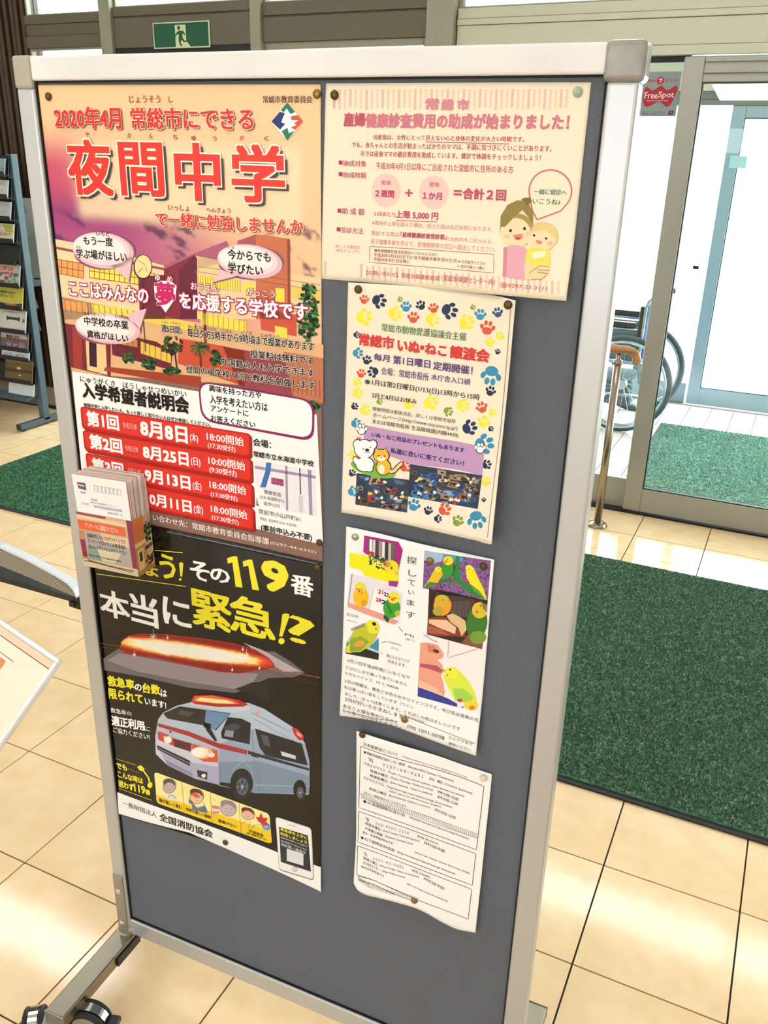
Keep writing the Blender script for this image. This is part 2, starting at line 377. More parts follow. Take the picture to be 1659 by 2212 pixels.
# feet: bars square to the board with casters at each end
def foot(uc, front, back):
    f = bev(obj('foot_bar', box(uc-.021-U0, uc+.021-U0, -front, back, .066, .0935), M['alu_leg'], nb), .003, 2)
    o = obj('end_cap', box(uc-.0215-U0, uc+.0215-U0, -front-.002, -front, .0655, .094), M['bracket'], f); bev(o, .001, 1)
    o = obj('end_cap', box(uc-.0215-U0, uc+.0215-U0, back, back+.002, .0655, .094), M['bracket'], f); bev(o, .001, 1)
    o = obj('lever', box(uc+.0215-U0, uc+.026-U0, -.055, .01, .070, .088), M['black'], f)
def caster(uc, y, rot, r=.0375):
    """twin wheel furniture caster; local x is the axle"""
    c = Vector((uc-U0, y, 0)); R = Matrix.Rotation(rot, 4, 'Z'); k = r/.026
    def put(b): bmesh.ops.transform(b, matrix=Matrix.Translation(c) @ R, verts=b.verts); return b
    base = obj('caster', put(lathe([(.008, 2*r-.012), (.008, .0655), (.002, .0658)] if 2*r-.012 < .066 else [(.006, .05), (.006, .07), (.002, .071)], 'z', (0, 0, 0), 14)), M['chrome'], nb)
    for s in (-1, 1):
        pr = [(.010*k, s*.0085), (.0225*k, s*.0085), (.0255*k, s*.0105), (.026*k, s*.0135), (.0255*k, s*.0165), (.0235*k, s*.0185), (.0195*k, s*.0185), (.019*k, s*.0165), (.001, s*.0162)]
        wh = obj('wheel', put(lathe(pr, 'x', (0, 0, r), 36)), M['rubber'], base, smooth=True)
        obj('hub_cap', put(lathe([(.001, s*.0163), (.0185*k, s*.0163), (.0185*k, s*.0172), (.004, s*.0178), (.001, s*.0178)], 'x', (0, 0, r), 28)), M['hub'], base)
    hb = bmesh.new(); n = 18; prev = None
    for i in range(n+1):
        a = math.radians(-12+170*i/n); ro, ri = r*1.0, r*.86
        cur = [hb.verts.new((x, ro*math.cos(a), r+ro*math.sin(a))) for x in (-.0082, .0082)]+[hb.verts.new((x, ri*math.cos(a), r+ri*math.sin(a))) for x in (.0082, -.0082)]
        if prev:
            for q in range(4): hb.faces.new((prev[q], prev[(q+1) % 4], cur[(q+1) % 4], cur[q]))
        else: hb.faces.new(cur)
        prev = cur
    hb.faces.new(prev[::-1]); obj('hood', put(hb), M['chrome'], base)
    bk = box(-.011, .011, -r-.020, -r-.003, r+.002, r+.013); box(-.005, .005, -r-.006, -r+.006, r-.002, r+.008, bk)
    bev(obj('brake_lever', put(bk), M['black'], base), .0015, 1)
M['hub'] = mat('grey_beige_hub', '9c9383', .5)
foot(oL+.010, .195, .24); foot(oR-.012, .16, .185)
def to_uy(x, y):    # world floor place to the board's own axes
    p = Vector((x, y, 0)); return p.dot(TV), p.dot(NV)-D
u_, y_ = to_uy(-.935, .790); caster(u_, y_, math.radians(107)-BANG)
u_, y_ = to_uy(-1.012, .735); caster(u_, y_, math.radians(35))
caster(oL+.010, .285, .4); caster(oR+.045, -.13, .5); caster(oR+.04, .15, 2.6)
for uu, yy in ((-.935, .790), (-1.012, .735)):
    u_, y_ = to_uy(uu, yy)
    bar = oL+.010
    obj('caster_plate', box(min(u_, bar)-.012-U0, max(u_, bar)+.012-U0, y_-.012, max(y_+.012, -.185), .0655, .0685), M['bracket'], nb)
# ---------------------------------------------------------------- printed sheets
def crop(x0, y0, s): return lambda x, y: (x0+x*s, y0+y*s)
c1 = crop(60, 160, .39783); c2 = crop(120, 640, .36166); c3 = crop(180, 1160, .32550); c4 = crop(180, 1500, .32550)
c5 = crop(680, 160, .37372); c6 = crop(720, 600, .26217); c7 = crop(720, 1120, .23515); c8 = crop(740, 1560, .21700)
c9 = crop(140, 990, .14467); c10 = crop(300, 1640, .19289)
ONE = lambda x, y: (x, y)
def hx(c): return lin(c) if isinstance(c, str) else c
TEXTS = []      # (ink, body, bold, place function, colour) turned into meshes in one go at the end
class Ink:
    """collects flat print of one sheet: coloured faces lying just above the paper"""
    def __init__(s, sheet, name): s.sh, s.name, s.v, s.f, s.c = sheet, name, [], [], []; sheet.inks.append(s)
    def face_block(s, pts, faces, cols):
        k = len(s.v); s.v += pts; s.f += [tuple(i+k for i in f) for f in faces]
        s.c += cols if isinstance(cols, list) else [cols]*len(pts)
    def poly(s, T, pts, col, L=1):
        c = hx(col); P = [T(*p) for p in pts]
        tri = tessellate_polygon([[Vector((p[0], p[1], 0)) for p in P]])
        Q = [s.sh.uz(*p) for p in P]
        if s.sh.flat:
            s.face_block([s.sh.pt(q[0], q[1], L) for q in Q], [tuple(t) for t in tri], c); return
        F = [tuple(t) for t in tri]; out = []; mid = {}      # split large faces so that print follows the bend of its sheet
        while F:
            t = F.pop(); e = [math.dist(Q[t[i]], Q[t[(i+1) % 3]]) for i in range(3)]; k = e.index(max(e))
            if e[k] < .011: out.append(t); continue
            i, j, o = t[k], t[(k+1) % 3], t[(k+2) % 3]; key = (min(i, j), max(i, j))
            if key not in mid: mid[key] = len(Q); Q.append(((Q[i][0]+Q[j][0])/2, (Q[i][1]+Q[j][1])/2))
            F += [(i, mid[key], o), (mid[key], j, o)]
        s.face_block([s.sh.pt(q[0], q[1], L) for q in Q], out, c)
    def grid(s, T, quad, nx, ny, fn, L=1):
        """quad: tl, tr, br, bl; fn(a, b) gives a colour at a across, b down"""
        q = [T(*p) for p in quad]; pts, cols = [], []
        for j in range(ny+1):
            b = j/ny
            for i in range(nx+1):
                a = i/nx
                x = (q[0][0]*(1-a)+q[1][0]*a)*(1-b)+(q[3][0]*(1-a)+q[2][0]*a)*b
                y = (q[0][1]*(1-a)+q[1][1]*a)*(1-b)+(q[3][1]*(1-a)+q[2][1]*a)*b
                pts.append(s.sh.at(x, y, L)); cols.append(hx(fn(a, b)))
        W = nx+1
        s.face_block(pts, [(j*W+i, j*W+i+1, (j+1)*W+i+1, (j+1)*W+i) for j in range(ny) for i in range(nx)], cols)
    def rect(s, T, x0, y0, x1, y1, col, L=1):      # axis-aligned on the board: two opposite corners
        (u0, z0), (u1, z1) = s.sh.uz(*T(x0, y0)), s.sh.uz(*T(x1, y1))
        n = max(1, int(abs(u1-u0)/.006)); c = hx(col); pts = []
        for i in range(n+1):
            u = u0+(u1-u0)*i/n; pts += [s.sh.pt(u, z0, L), s.sh.pt(u, z1, L)]
        s.face_block(pts, [(2*i, 2*i+2, 2*i+3, 2*i+1) for i in range(n)], c)
    def ell(s, T, x, y, rx, ry, col, L=1, a0=0, a1=360, rot=0, n=28):
        pts = []; cr, sr = math.cos(math.radians(rot)), math.sin(math.radians(rot))
        for i in range(n+(0 if a1-a0 == 360 else 1)):
            a = math.radians(a0+(a1-a0)*i/n); px, py = rx*math.cos(a), ry*math.sin(a); pts.append((x+px*cr-py*sr, y+px*sr+py*cr))
        s.poly(T, pts, col, L)
    def line(s, T, pts, wd, col, L=2, closed=False):   # wd in metres on the sheet
        P = [s.sh.uz(*T(*p)) for p in pts]
        if closed: P.append(P[0])
        Q = []
        for a, b in zip(P, P[1:]):
            n = max(1, int(math.hypot(b[0]-a[0], b[1]-a[1])/.008)); Q += [(a[0]+(b[0]-a[0])*i/n, a[1]+(b[1]-a[1])*i/n) for i in range(n)]
        Q.append(P[-1]); pt = []
        for i, q in enumerate(Q):
            a = Q[max(0, i-1)]; b = Q[min(len(Q)-1, i+1)]; d = math.hypot(b[0]-a[0], b[1]-a[1]) or 1
            nx, ny = -(b[1]-a[1])/d*wd/2, (b[0]-a[0])/d*wd/2
            pt += [s.sh.pt(q[0]+nx, q[1]+ny, L), s.sh.pt(q[0]-nx, q[1]-ny, L)]
        s.face_block(pt, [(2*i, 2*i+1, 2*i+3, 2*i+2) for i in range(len(Q)-1)], hx(col))
    def text(s, T, x0, y0, x1, y1, body, col, L=4, bold=0.02, dx=0, dy=0):
        a, b = s.sh.uz(*T(x0, y0)), s.sh.uz(*T(x1, y1)); th = s.sh.rot
        mx, mz = (a[0]+b[0])/2, (a[1]+b[1])/2; c, q = math.cos(th), math.sin(th)
        # half extents in the turned frame
        ex, ez = (b[0]-mx)*c+(b[1]-mz)*q, -(b[0]-mx)*q+(b[1]-mz)*c
        def place(p, r, L=L):
            X, Y = (2*p-1)*ex+dx, -(2*r-1)*ez+dy
            return s.sh.pt(mx+X*c-Y*q, mz+X*q+Y*c, L)
        TEXTS.append((s, body, bold, place, hx(col)))
    def text4(s, T, quad, body, col, L=4, bold=0.02):
        q = [s.sh.uz(*T(*p)) for p in quad]
        def place(a, r):
            b = 1-r
            return s.sh.pt((q[0][0]*(1-a)+q[1][0]*a)*(1-b)+(q[3][0]*(1-a)+q[2][0]*a)*b, (q[0][1]*(1-a)+q[1][1]*a)*(1-b)+(q[3][1]*(1-a)+q[2][1]*a)*b, L)
        TEXTS.append((s, body, bold, place, hx(col)))
    def outlined(s, T, x0, y0, x1, y1, body, col, out, ob, L=4, bold=.02, shadow=None, sd=(0, 0)):
        if shadow: s.text(T, x0, y0, x1, y1, body, shadow, L, bold, sd[0], sd[1]); L += 1
        s.text(T, x0, y0, x1, y1, body, out, L, bold); TEXTS[-1] = TEXTS[-1]+(ob*.8+bold*.6,)
        s.text(T, x0, y0, x1, y1, body, col, L+1, bold)
    def build(s, material, label=None):
        if not s.v: return
        me = bpy.data.meshes.new(s.name); me.from_pydata(s.v, [], s.f)
        at = me.color_attributes.new('Col', 'FLOAT_COLOR', 'POINT')
        at.data.foreach_set('color', np.concatenate([np.array(s.c, dtype=np.float32), np.ones((len(s.c), 1), np.float32)], 1).ravel())
        o = obj(s.name, me, material, s.sh.root)
        if label: o['label'] = label
        if s.name in ('lettering', 'handwriting', 'decoration', 'paw_prints', 'school_picture'): o['kind'] = 'stuff'
        return o

def square(r, n):     # shifts round a square: strokes thicken and keep sharp corners
    return [p for k in range(n) for t in (-r+2*r*k/n,) for p in ((t, -r), (r, t), (-t, r), (-r, -t))]
def flush_texts():
    cache = {}
    for T in TEXTS:
        if T[1] in cache: continue
        c = bpy.data.curves.new('t', 'FONT'); c.body = T[1]; c.resolution_u = 2
        o = bpy.data.objects.new('t', c); COL.objects.link(o); cache[T[1]] = o
    bpy.context.view_layer.update(); dg = bpy.context.evaluated_depsgraph_get(); mesh = {}
    for k, o in cache.items():
        me = bpy.data.meshes.new_from_object(o.evaluated_get(dg)); n = len(me.vertices)
        co = np.empty(n*3, np.float32); me.vertices.foreach_get('co', co); co = co.reshape(-1, 3)[:, :2]
        mesh[k] = (co, [tuple(p.vertices) for p in me.polygons]); bpy.data.meshes.remove(me)
    for k, o in cache.items():
        c = o.data; bpy.data.objects.remove(o); bpy.data.curves.remove(c)
    for T in TEXTS:
        ink, body, bold, place, col = T[:5]; co, fs = mesh[body]
        if len(co) == 0: continue
        lo, hi = co.min(0), co.max(0); ext = np.maximum(hi-lo, 1e-6)
        k = 1.0       # a box measured too flat for its row of characters is opened up about its middle
        A, B_, C_ = (np.array(place(*q)) for q in ((0., .5), (1., .5), (0., 1.)))
        nat = np.linalg.norm(B_-A)/ext[0]*ext[1]; hgt = 2*np.linalg.norm(C_-A)
        up = float(np.dot(C_-A, np.array(getattr(ink.sh, 'up', (0, 0, 1))))) > 0
        if len(body) > 2 and (not up or (hgt < nat*.95 and any(ord(q) > 0x3000 for q in body))): k = nat*(.95 if up else -.95)/max(hgt, 1e-6)
        if len(T) > 5: rad = T[5]; sh = square(rad*.88, 6 if len(body) == 1 else 3)+[(0, 0)]
        elif bold >= .04: sh = square(bold*.8, 4 if len(body) == 1 else 2)
        elif bold >= .028: sh = [(bold*.8, bold*.6), (-bold*.8, bold*.6), (bold*.8, -bold*.6), (-bold*.8, -bold*.6)]
        elif bold >= .012: sh = [(bold*.8, 0), (-bold*.8, 0)]
        else: sh = [(0, 0)]
        for i, d in enumerate(sh):
            nn = (co-lo+np.array(d))/ext
            ink.face_block([(q[0], q[1]-i*.000004, q[2]) for q in (place(float(p[0]), .5+(float(p[1])-.5)*k) for p in nn)], fs, col)

class Sheet:
    """a pinned sheet: top and bottom edges are measured point lists, bend(u, z) is how far it stands off the board"""
    def __init__(s, name, label, cat, top, bot, bend=None, rot=0.0, material='ink', base='ffffff', fn=None, nx=40, ny=40, group=None, back='f2f0ea', lift=0.0012):
        s.bendf = bend or (lambda u, z: 0.0); s.flat = bend is None; s.lift = lift; s.rot = rot; s.inks = []; s.matl = M[material]
        T = [s.uz(*p) for p in top]; B = [s.uz(*p) for p in bot]; T = [(max(u, -.9170), z) for u, z in T]; B = [(max(u, -.9170), z) for u, z in B]; s.T, s.B = T, B
        cu = sum(p[0] for p in T+B)/len(T+B); cz = min(p[1] for p in B); s.u0, s.z0 = cu, cz
        s.root = on_board(name, cu, cz, label, cat, group)
        def along(P, a):
            x = a*(len(P)-1); i = min(int(x), len(P)-2); t = x-i
            p0, p1, p2, p3 = P[max(i-1, 0)], P[i], P[i+1], P[min(i+2, len(P)-1)]
            return tuple(.5*((2*p1[k])+(-p0[k]+p2[k])*t+(2*p0[k]-5*p1[k]+4*p2[k]-p3[k])*t*t+(-p0[k]+3*p1[k]-3*p2[k]+p3[k])*t**3) for k in (0, 1))
        s.along = along
        pts, cols = [], []
        for j in range(ny+1):
            for i in range(nx+1):
                u, z = s.st(i/nx, j/ny); pts.append(s.pt(u, z, 0)); cols.append(hx(fn(i/nx, j/ny)) if fn else hx(base))
        me = bpy.data.meshes.new('sheet'); W = nx+1
        me.from_pydata(pts, [], [(j*W+i, (j+1)*W+i, (j+1)*W+i+1, j*W+i+1) for j in range(ny) for i in range(nx)])
        at = me.color_attributes.new('Col', 'FLOAT_COLOR', 'POINT')
        at.data.foreach_set('color', np.concatenate([np.array(cols, dtype=np.float32), np.ones((len(cols), 1), np.float32)], 1).ravel())
        s.sheet = obj('sheet', me, s.matl, s.root); me.polygons.foreach_set('use_smooth', [True]*len(me.polygons))
        md = s.sheet.modifiers.new('thickness', 'SOLIDIFY'); md.thickness = .0003; md.offset = -1
    def st(s, a, b):
        t, q = s.along(s.T, a), s.along(s.B, a); return t[0]*(1-b)+q[0]*b, t[1]*(1-b)+q[1]*b
    def uz(s, x, y):
        u, z = bd(x, y, s.lift); u, z = bd(x, y, s.lift+s.bendf(u, z)); return bd(x, y, s.lift+s.bendf(u, z))
    def pt(s, u, z, L=0):      # local coordinates under the sheet's empty
        u = max(u, -.9170)
        return (u-s.u0, -(s.lift+s.bendf(u, z)+L*.00011), z-s.z0)
    def at(s, x, y, L=0): u, z = s.uz(x, y); return s.pt(u, z, L)
    def ink(s, name): return Ink(s, name)
    def finish(s):
        for i in s.inks: i.build(s.matl)
SHEETS = []

def mixc(a, b, t):
    a, b = hx(a), hx(b); t = min(max(t, 0), 1); return tuple(a[i]*(1-t)+b[i]*t for i in range(3))
def sstep(a, b, x): t = min(max((x-a)/(b-a), 0), 1); return t*t*(3-2*t)
_g = rng.random((64, 64))
def noise(x, y):
    xi, yi = int(math.floor(x)), int(math.floor(y)); fx, fy = x-xi, y-yi; fx, fy = fx*fx*(3-2*fx), fy*fy*(3-2*fy)
    g = lambda i, j: _g[i & 63, j & 63]
    return (g(xi, yi)*(1-fx)+g(xi+1, yi)*fx)*(1-fy)+(g(xi, yi+1)*(1-fx)+g(xi+1, yi+1)*fx)*fy
def fbm(x, y): return .5*noise(x, y)+.3*noise(x*2.1+7, y*2.1)+.2*noise(x*4.3, y*4.3+3)

# ---- 1. night school poster
def p1_back(a, b):
    c = mixc('ffd2a0', 'fcc79c', b*2)
    m = sstep(.30, .05, a)*sstep(.06, .17, b)
    c = mixc(c, 'd24a70', m*.95)
    d = sstep(.80, .22, a)*sstep(.19, .29, b+.08*(.3-a))
    c = mixc(c, 'a84480', d)
    d2 = sstep(.95, .5, a)*sstep(.26, .36, b); c = mixc(c, 'c4658a', d2*.7)
    k = sstep(.60, .72, fbm(a*9+b*6, b*34-a*7))*sstep(.24, .28, b)*sstep(.42, .33, b); c = mixc(c, '5c2a55', k*.9)
    g = math.exp(-(max(0, abs(a-.515)-.37)/.022)**2-(max(0, abs(b-.19)-.064)/.016)**2); c = mixc(c, 'ffe6bc', g*.75)
    if b > .585: c = hx('8e6b60')
    return c
s1 = Sheet('night_school_poster', 'large orange and purple sunset poster for a night school, upper left of the board', 'poster',
           [(78.5, 183.5), (290, 183), (490, 182.5), (692.5, 182.5)], [(187, 1105), (355, 1140), (528, 1176), (697, 1214)],
           material='semi_ink', fn=p1_back, nx=110, ny=150, lift=.0016)
bg_ = s1.ink('school_picture'); le = s1.ink('lettering'); pn_ = s1.ink('panel_print')
# school building
b = bg_; Y1, Y2, WLL = 'f4e65c', 'ffd25e', 'f7dcae'
b.poly(c1, [(142, 895), (300, 925), (560, 990), (740, 1040), (740, 1330), (170, 1330)], WLL, 1)
b.poly(c1, [(146, 935), (740, 1052), (740, 1066), (150, 950)], 'a2584a', 2)
for (x0, yt0, x1, yt1, h0, h1, c) in ((155, 1005, 305, 1030, 75, 80, 'f3a760'), (335, 1030, 690, 1085, 75, 70, Y1)):
    b.poly(c1, [(x0, yt0), (x1, yt1), (x1, yt1+h1), (x0, yt0+h0)], c, 2)
    n = int((x1-x0)/26)
    for i in range(n+1):
        x = x0+(x1-x0)*i/n; y = yt0+(yt1-yt0)*i/n; b.line(c1, [(x, y-4), (x, y+h0)], .0009, '8c4a3a', 3)
    for q in (0, .5, 1): b.line(c1, [(x0, yt0+h0*q), (x1, yt1+h1*q)], .0009, '9c5340', 3)
for (y0, y1, xr) in ((640, 700, 0),):
    b.poly(c2, [(15, 0), (170, 30), (600, 120), (880, 160), (1600, 290), (1600, 640), (1560, 560), (100, 460), (60, 300)], 'e8b887', 1)
b.poly(c2, [(10, 20), (190, 40), (200, 100), (25, 75)], 'f0a55e', 2); b.poly(c2, [(215, 45), (480, 85), (480, 140), (225, 100)], 'f2de55', 2)
for i in range(14):
    x = 20+i*34; b.line(c2, [(x, 18+i*5), (x+8, 85+i*4.4)], .0009, '8c4a3a', 3)
# central tower
b.poly(c1, [(740, 1040), (900, 975), (1080, 905), (1120, 1000), (905, 1070), (740, 1100)], 'b2607a', 2)
b.poly(c1, [(740, 1060), (900, 985), (905, 1330), (740, 1330)], '8a2c40', 3)
b.poly(c1, [(600, 1100), (745, 1090), (745, 1330), (610, 1330)], '7a2740', 3)
b.poly(c1, [(820, 1070), (905, 980), (920, 1000), (920, 1330), (830, 1330)], '6d2038', 4)
# right wing
b.poly(c1, [(905, 985), (1240, 1050), (1590, 1110), (1590, 1330), (905, 1330)], 'f5d5a4', 2)
b.poly(c1, [(925, 1090), (1150, 1120), (1150, 1175), (925, 1150)], Y1, 3); b.poly(c1, [(1170, 1130), (1235, 1140), (1235, 1190), (1170, 1180)], Y1, 3)
b.poly(c1, [(1430, 1150), (1590, 1175), (1590, 1240), (1430, 1215)], 'f1cf6a', 3)
for i in range(18):
    x = 925+i*13.5; b.line(c1, [(x, 1090+i*1.9), (x, 1155+i*1.9)], .0007, 'b48a3a', 4)
for q in (1040, 1070, 1205): b.line(c1, [(905, q), (1590, q+105)], .0009, 'c58a66', 4)
b.poly(c1, [(1240, 870), (1420, 895), (1425, 1330), (1240, 1330)], 'd0744c', 4); b.poly(c1, [(1410, 895), (1424, 897), (1428, 1330), (1414, 1330)], '96432f', 5)
b.poly(c1, [(1140, 905), (1240, 870), (1240, 1000), (1140, 960)], 'b05a5f', 3)
b.poly(c1, [(1345, 1160), (1395, 1165), (1395, 1240), (1345, 1235)], 'f6e050', 5)
# lower floors
b.poly(c2, [(55, 160), (330, 215), (330, 480), (75, 420)], '7c2a38', 2); b.poly(c2, [(100, 180), (160, 190), (160, 440), (110, 425)], 'a83a33', 3)
b.poly(c2, [(180, 250), (300, 280), (310, 470), (190, 440)], 'f7cf9a', 3); b.poly(c2, [(200, 265), (245, 272), (248, 425), (205, 415)], '3a1c2c', 4)
b.poly(c2, [(330, 215), (600, 270), (700, 330), (690, 440), (340, 350)], '6e2433', 3)
b.poly(c2, [(355, 240), (490, 262), (490, 305), (355, 280)], 'c98b44', 4); b.poly(c2, [(510, 270), (690, 330), (690, 400), (510, 340)], 'f0c650', 4)
for i in range(10): b.line(c2, [(360+i*34, 240+i*8), (360+i*34, 300+i*11)], .0009, '6e2433', 5)
b.poly(c2, [(520, 90), (830, 160), (840, 215), (530, 150)], 'f3d35c', 3); b.poly(c2, [(560, 110), (840, 170), (840, 200), (560, 150)], '8c3a33', 2)
b.poly(c2, [(860, 95), (1140, 150), (1140, 215), (870, 165)], 'f6e258', 4); b.poly(c2, [(880, 40), (900, 40), (905, 300), (890, 300)], '8a2c38', 4)
for i in range(9): b.line(c2, [(880+i*31, 98+i*6), (880+i*31, 165+i*6)], .0007, 'a8772e', 5)
b.poly(c2, [(740, 250), (1020, 300), (1130, 330), (1130, 540), (730, 400)], 'd2543a', 3)
b.poly(c2, [(1215, 70), (1440, 110), (1440, 240), (1230, 200)], 'd4593c', 4); b.poly(c2, [(1310, 175), (1385, 190), (1385, 250), (1315, 240)], 'f3df56', 5)
b.poly(c2, [(300, 420), (870, 480), (870, 545), (290, 445)], 'a6402a', 3); b.poly(c2, [(1000, 300), (1600, 400), (1600, 640), (1100, 540)], '9c4652', 3)
b.poly(c2, [(1360, 330), (1600, 370), (1600, 640), (1420, 600)], 'c57a5a', 4)
for i in range(9): b.line(c2, [(1370+i*26, 470+i*4), (1372+i*26, 560+i*6)], .0008, '7a3b33', 5)
# trees and bushes: leaf clumps
def clump(x, y, rx, ry, n, cols, L=6, T=c2, sz=12):
    for i in range(n):
        a, r = random.uniform(0, 6.283), random.random()**.5; q = sz*random.uniform(.5, 1.2)
        b.ell(T, x+math.cos(a)*r*rx, y+math.sin(a)*r*ry, q, q*.8, random.choice(cols), L+random.choice((0, 1)), n=6, rot=random.uniform(0, 60))
GR = ['1f3d1e', '2c5a2b', '3f7a38', '16301b']
clump(1510, 100, 62, 190, 190, GR+['6f9a4c'], sz=15); clump(1545, 650, 36, 25, 30, GR); clump(700, 290, 70, 55, 60, ['2a1f16', '37401f', '54652d']); clump(440, 370, 35, 30, 30, GR)
clump(560, 400, 42, 45, 40, GR); clump(700, 445, 50, 22, 35, GR); clump(960, 370, 35, 45, 40, GR); clump(950, 455, 30, 15, 20, GR)
for a in range(-80, 261, 20):
    x, y = 865+60*math.cos(math.radians(a)), 315+45*math.sin(math.radians(a)); b.line(c2, [(865, 305), ((865+x)/2, (305+y)/2-12), (x, y)], .0016, random.choice(['3b5a2a', '62803c', '2a4020']), 7)
b.line(c2, [(865, 310), (870, 420)], .003, '5a3a22', 6); b.line(c2, [(710, 310), (728, 440)], .0025, '3a2418', 6); b.line(c2, [(520, 60), (540, 330)], .0015, '4b2a2a', 6); b.line(c1, [(625, 1100), (630, 1330)], .0015, '4b2a2a', 6)
b.ell(c1, 626, 1047, 50, 68, '3a2a22', 6); b.ell(c1, 628, 1045, 45, 62, 'f6dfa0', 7)
for q in ((600, 1010, 640, 1035), (625, 1050, 600, 1080), (640, 1040, 650, 1075)): b.line(c1, [q[:2], q[2:]], .0006, '6a4a2a', 8)
# speech bubbles
def bubble(T, x, y, rx, ry, tail):
    b.poly(T, [(p[0]+6, p[1]+6) for p in tail], '8f5a6c', 8); b.ell(T, x+7, y+7, rx, ry, '8f5a6c', 8)
    b.poly(T, tail, 'eec6cf', 9); b.ell(T, x, y, rx, ry, 'eabfca', 9, rot=8); b.ell(T, x-rx*.06, y-ry*.07, rx*.93, ry*.88, 'f5dde0', 10, rot=8); b.ell(T, x-rx*.12, y-ry*.14, rx*.82, ry*.72, 'fdf3f0', 11, rot=8)
bubble(c1, 412, 957, 168, 98, [(455, 1040), (570, 990), (552, 1122)]); bubble(c1, 1208, 1017, 178, 92, [(1050, 1060), (1140, 1095), (1000, 1132)]); bubble(c2, 314, 192, 196, 90, [(420, 110), (505, 200), (545, 72)])
K = '1c1614'
for t in ((c1, 303, 878, 467, 937, 'もう一度'), (c1, 265, 947, 543, 1020, '学ぶ場がほしい'), (c1, 1088, 950, 1322, 1022, '今からでも'), (c1, 1090, 1025, 1280, 1095, '学びたい'),
          (c2, 173, 118, 440, 200, '中学校の卒業'), (c2, 190, 200, 438, 275, '資格がほしい')): le.text(*t, K, 13, .03)
for t in ((c1, 375, 858, 450, 874, 'いちど'), (c1, 267, 930, 292, 945, 'まな'), (c1, 1090, 935, 1125, 950, 'いま'), (c1, 1092, 1015, 1130, 1030, 'まな'), (c2, 172, 98, 300, 116, 'ちゅうがっこう'), (c2, 355, 112, 440, 135, 'そつぎょう')): le.text(*t, K, 13, .02)
# headings
RD, RDK, WH = 'e0352a', '5c3836', 'fff6dc'
H = .0011
def head(T, x0, y0, x1, y1, s_, bold=.03, ob=.035, L=13, sd=.0016, col=RD, sh='7a5546', out=WH): le.outlined(T, x0, y0, x1, y1, s_, col, out, ob, L, bold, sh, (sd, -sd))
head(c1, 145, 180, 512, 296, '2020年4月', .04, .04); head(c1, 560, 183, 1228, 305, '常総市にできる', .035, .04)
for t in ((212, 358, 470, 660, '夜'), (498, 374, 745, 664, '間'), (800, 378, 1050, 690, '中'), (1112, 385, 1395, 700, '学')): head(c1, *t, .034, .04, 16, .0044, 'e8382a', '4c3a42')
head(c1, 697, 752, 1500, 868, 'で一緒に勉強しませんか', .03, .045)
for x, y, s_ in ((328, 328, 'や'), (555, 333, 'か'), (671, 336, 'ん'), (804, 343, 'ち'), (905, 348, 'ゅ'), (1017, 350, 'う'), (1165, 347, 'が'), (1298, 350, 'く')): le.text(c1, x-12, y-14, x+12, y+14, s_, '9c2f24', 14, .025)
le.text(c1, 553, 118, 725, 158, 'じょうそう', '8f3022', 14, .02); le.text(c1, 768, 122, 793, 157, 'し', '8f3022', 14, .02)
le.text(c1, 765, 712, 880, 742, 'いっしょ', '7a2c2c', 14, .02); le.text(c1, 972, 724, 1105, 755, 'へんきょう', '7a2c2c', 14, .02)
le.text(c1, 1280, 118, 1548, 158, '常総市教育委員会', '3a2c2a', 14, .02)
# the diamond emblem beside the heading
x, y, w_, h_ = 1411, 258, 88, 104
b.poly(c1, [(x-w_, y), (x, y-h_), (x+w_, y), (x, y+h_)], 'ffffff', 8)
b.poly(c1, [(1325, 258), (1370, 205), (1398, 212), (1378, 262), (1400, 270), (1372, 302)], '2a3274', 9); b.poly(c1, [(1376, 197), (1411, 155), (1454, 207), (1428, 217), (1408, 186), (1392, 208)], '1f7a5a', 9)
b.poly(c1, [(1430, 230), (1468, 222), (1498, 258), (1455, 303), (1430, 290), (1462, 276), (1446, 268), (1472, 252), (1434, 250)], 'd8583a', 9); b.poly(c1, [(1380, 310), (1412, 292), (1420, 322), (1452, 306), (1411, 362)], '1f7a5a', 9)
# slogan
le.outlined(c1, 222, 1122, 660, 1245, 'ここはみんなの', 'ffffff', 'b5245f', .085, 13, .035)
b.poly(c1, [(688, 1150), (720, 1122), (780, 1122), (812, 1150), (806, 1215), (752, 1295), (694, 1215)], 'ffffff', 12)
le.outlined(c1, 695, 1128, 806, 1262, '夢', 'd0206c', 'ffffff', .03, 14, .04)
le.outlined(ONE, 388.5, 630, 665.5, 693.5, 'を応援する学校です', 'ffffff', 'b5245f', .085, 13, .035)
for t in ((695, 1098, 790, 1120, 'ゆ　め'), (888, 1140, 1040, 1172, 'おうえん'), (1190, 1170, 1345, 1205, 'がっこう')): le.outlined(c1, *t, 'ffffff', 'b5245f', .07, 13, .02)
for t in ((635, 168, 762, 226, '週5日間、'), (790, 188, 1545, 328, '毎日夕方5時半から9時頃まで授業があります'), (1167, 324, 1545, 405, '授業料は無料です'), (990, 366, 1548, 482, '外国籍の人も入学できます'), (782, 408, 1552, 558, '昼間の中学校と同じ教科を勉強します')):
    le.outlined(c2, *t, K, 'fff2e4', .06, 13, .03)
for t in ((640, 148, 745, 166, 'しゅう　にちかん'), (795, 172, 1340, 250, 'まいにちゆうがた　じはん　　じごろ　　じゅぎょう')): le.text(c2, *t, K, 13, .01)
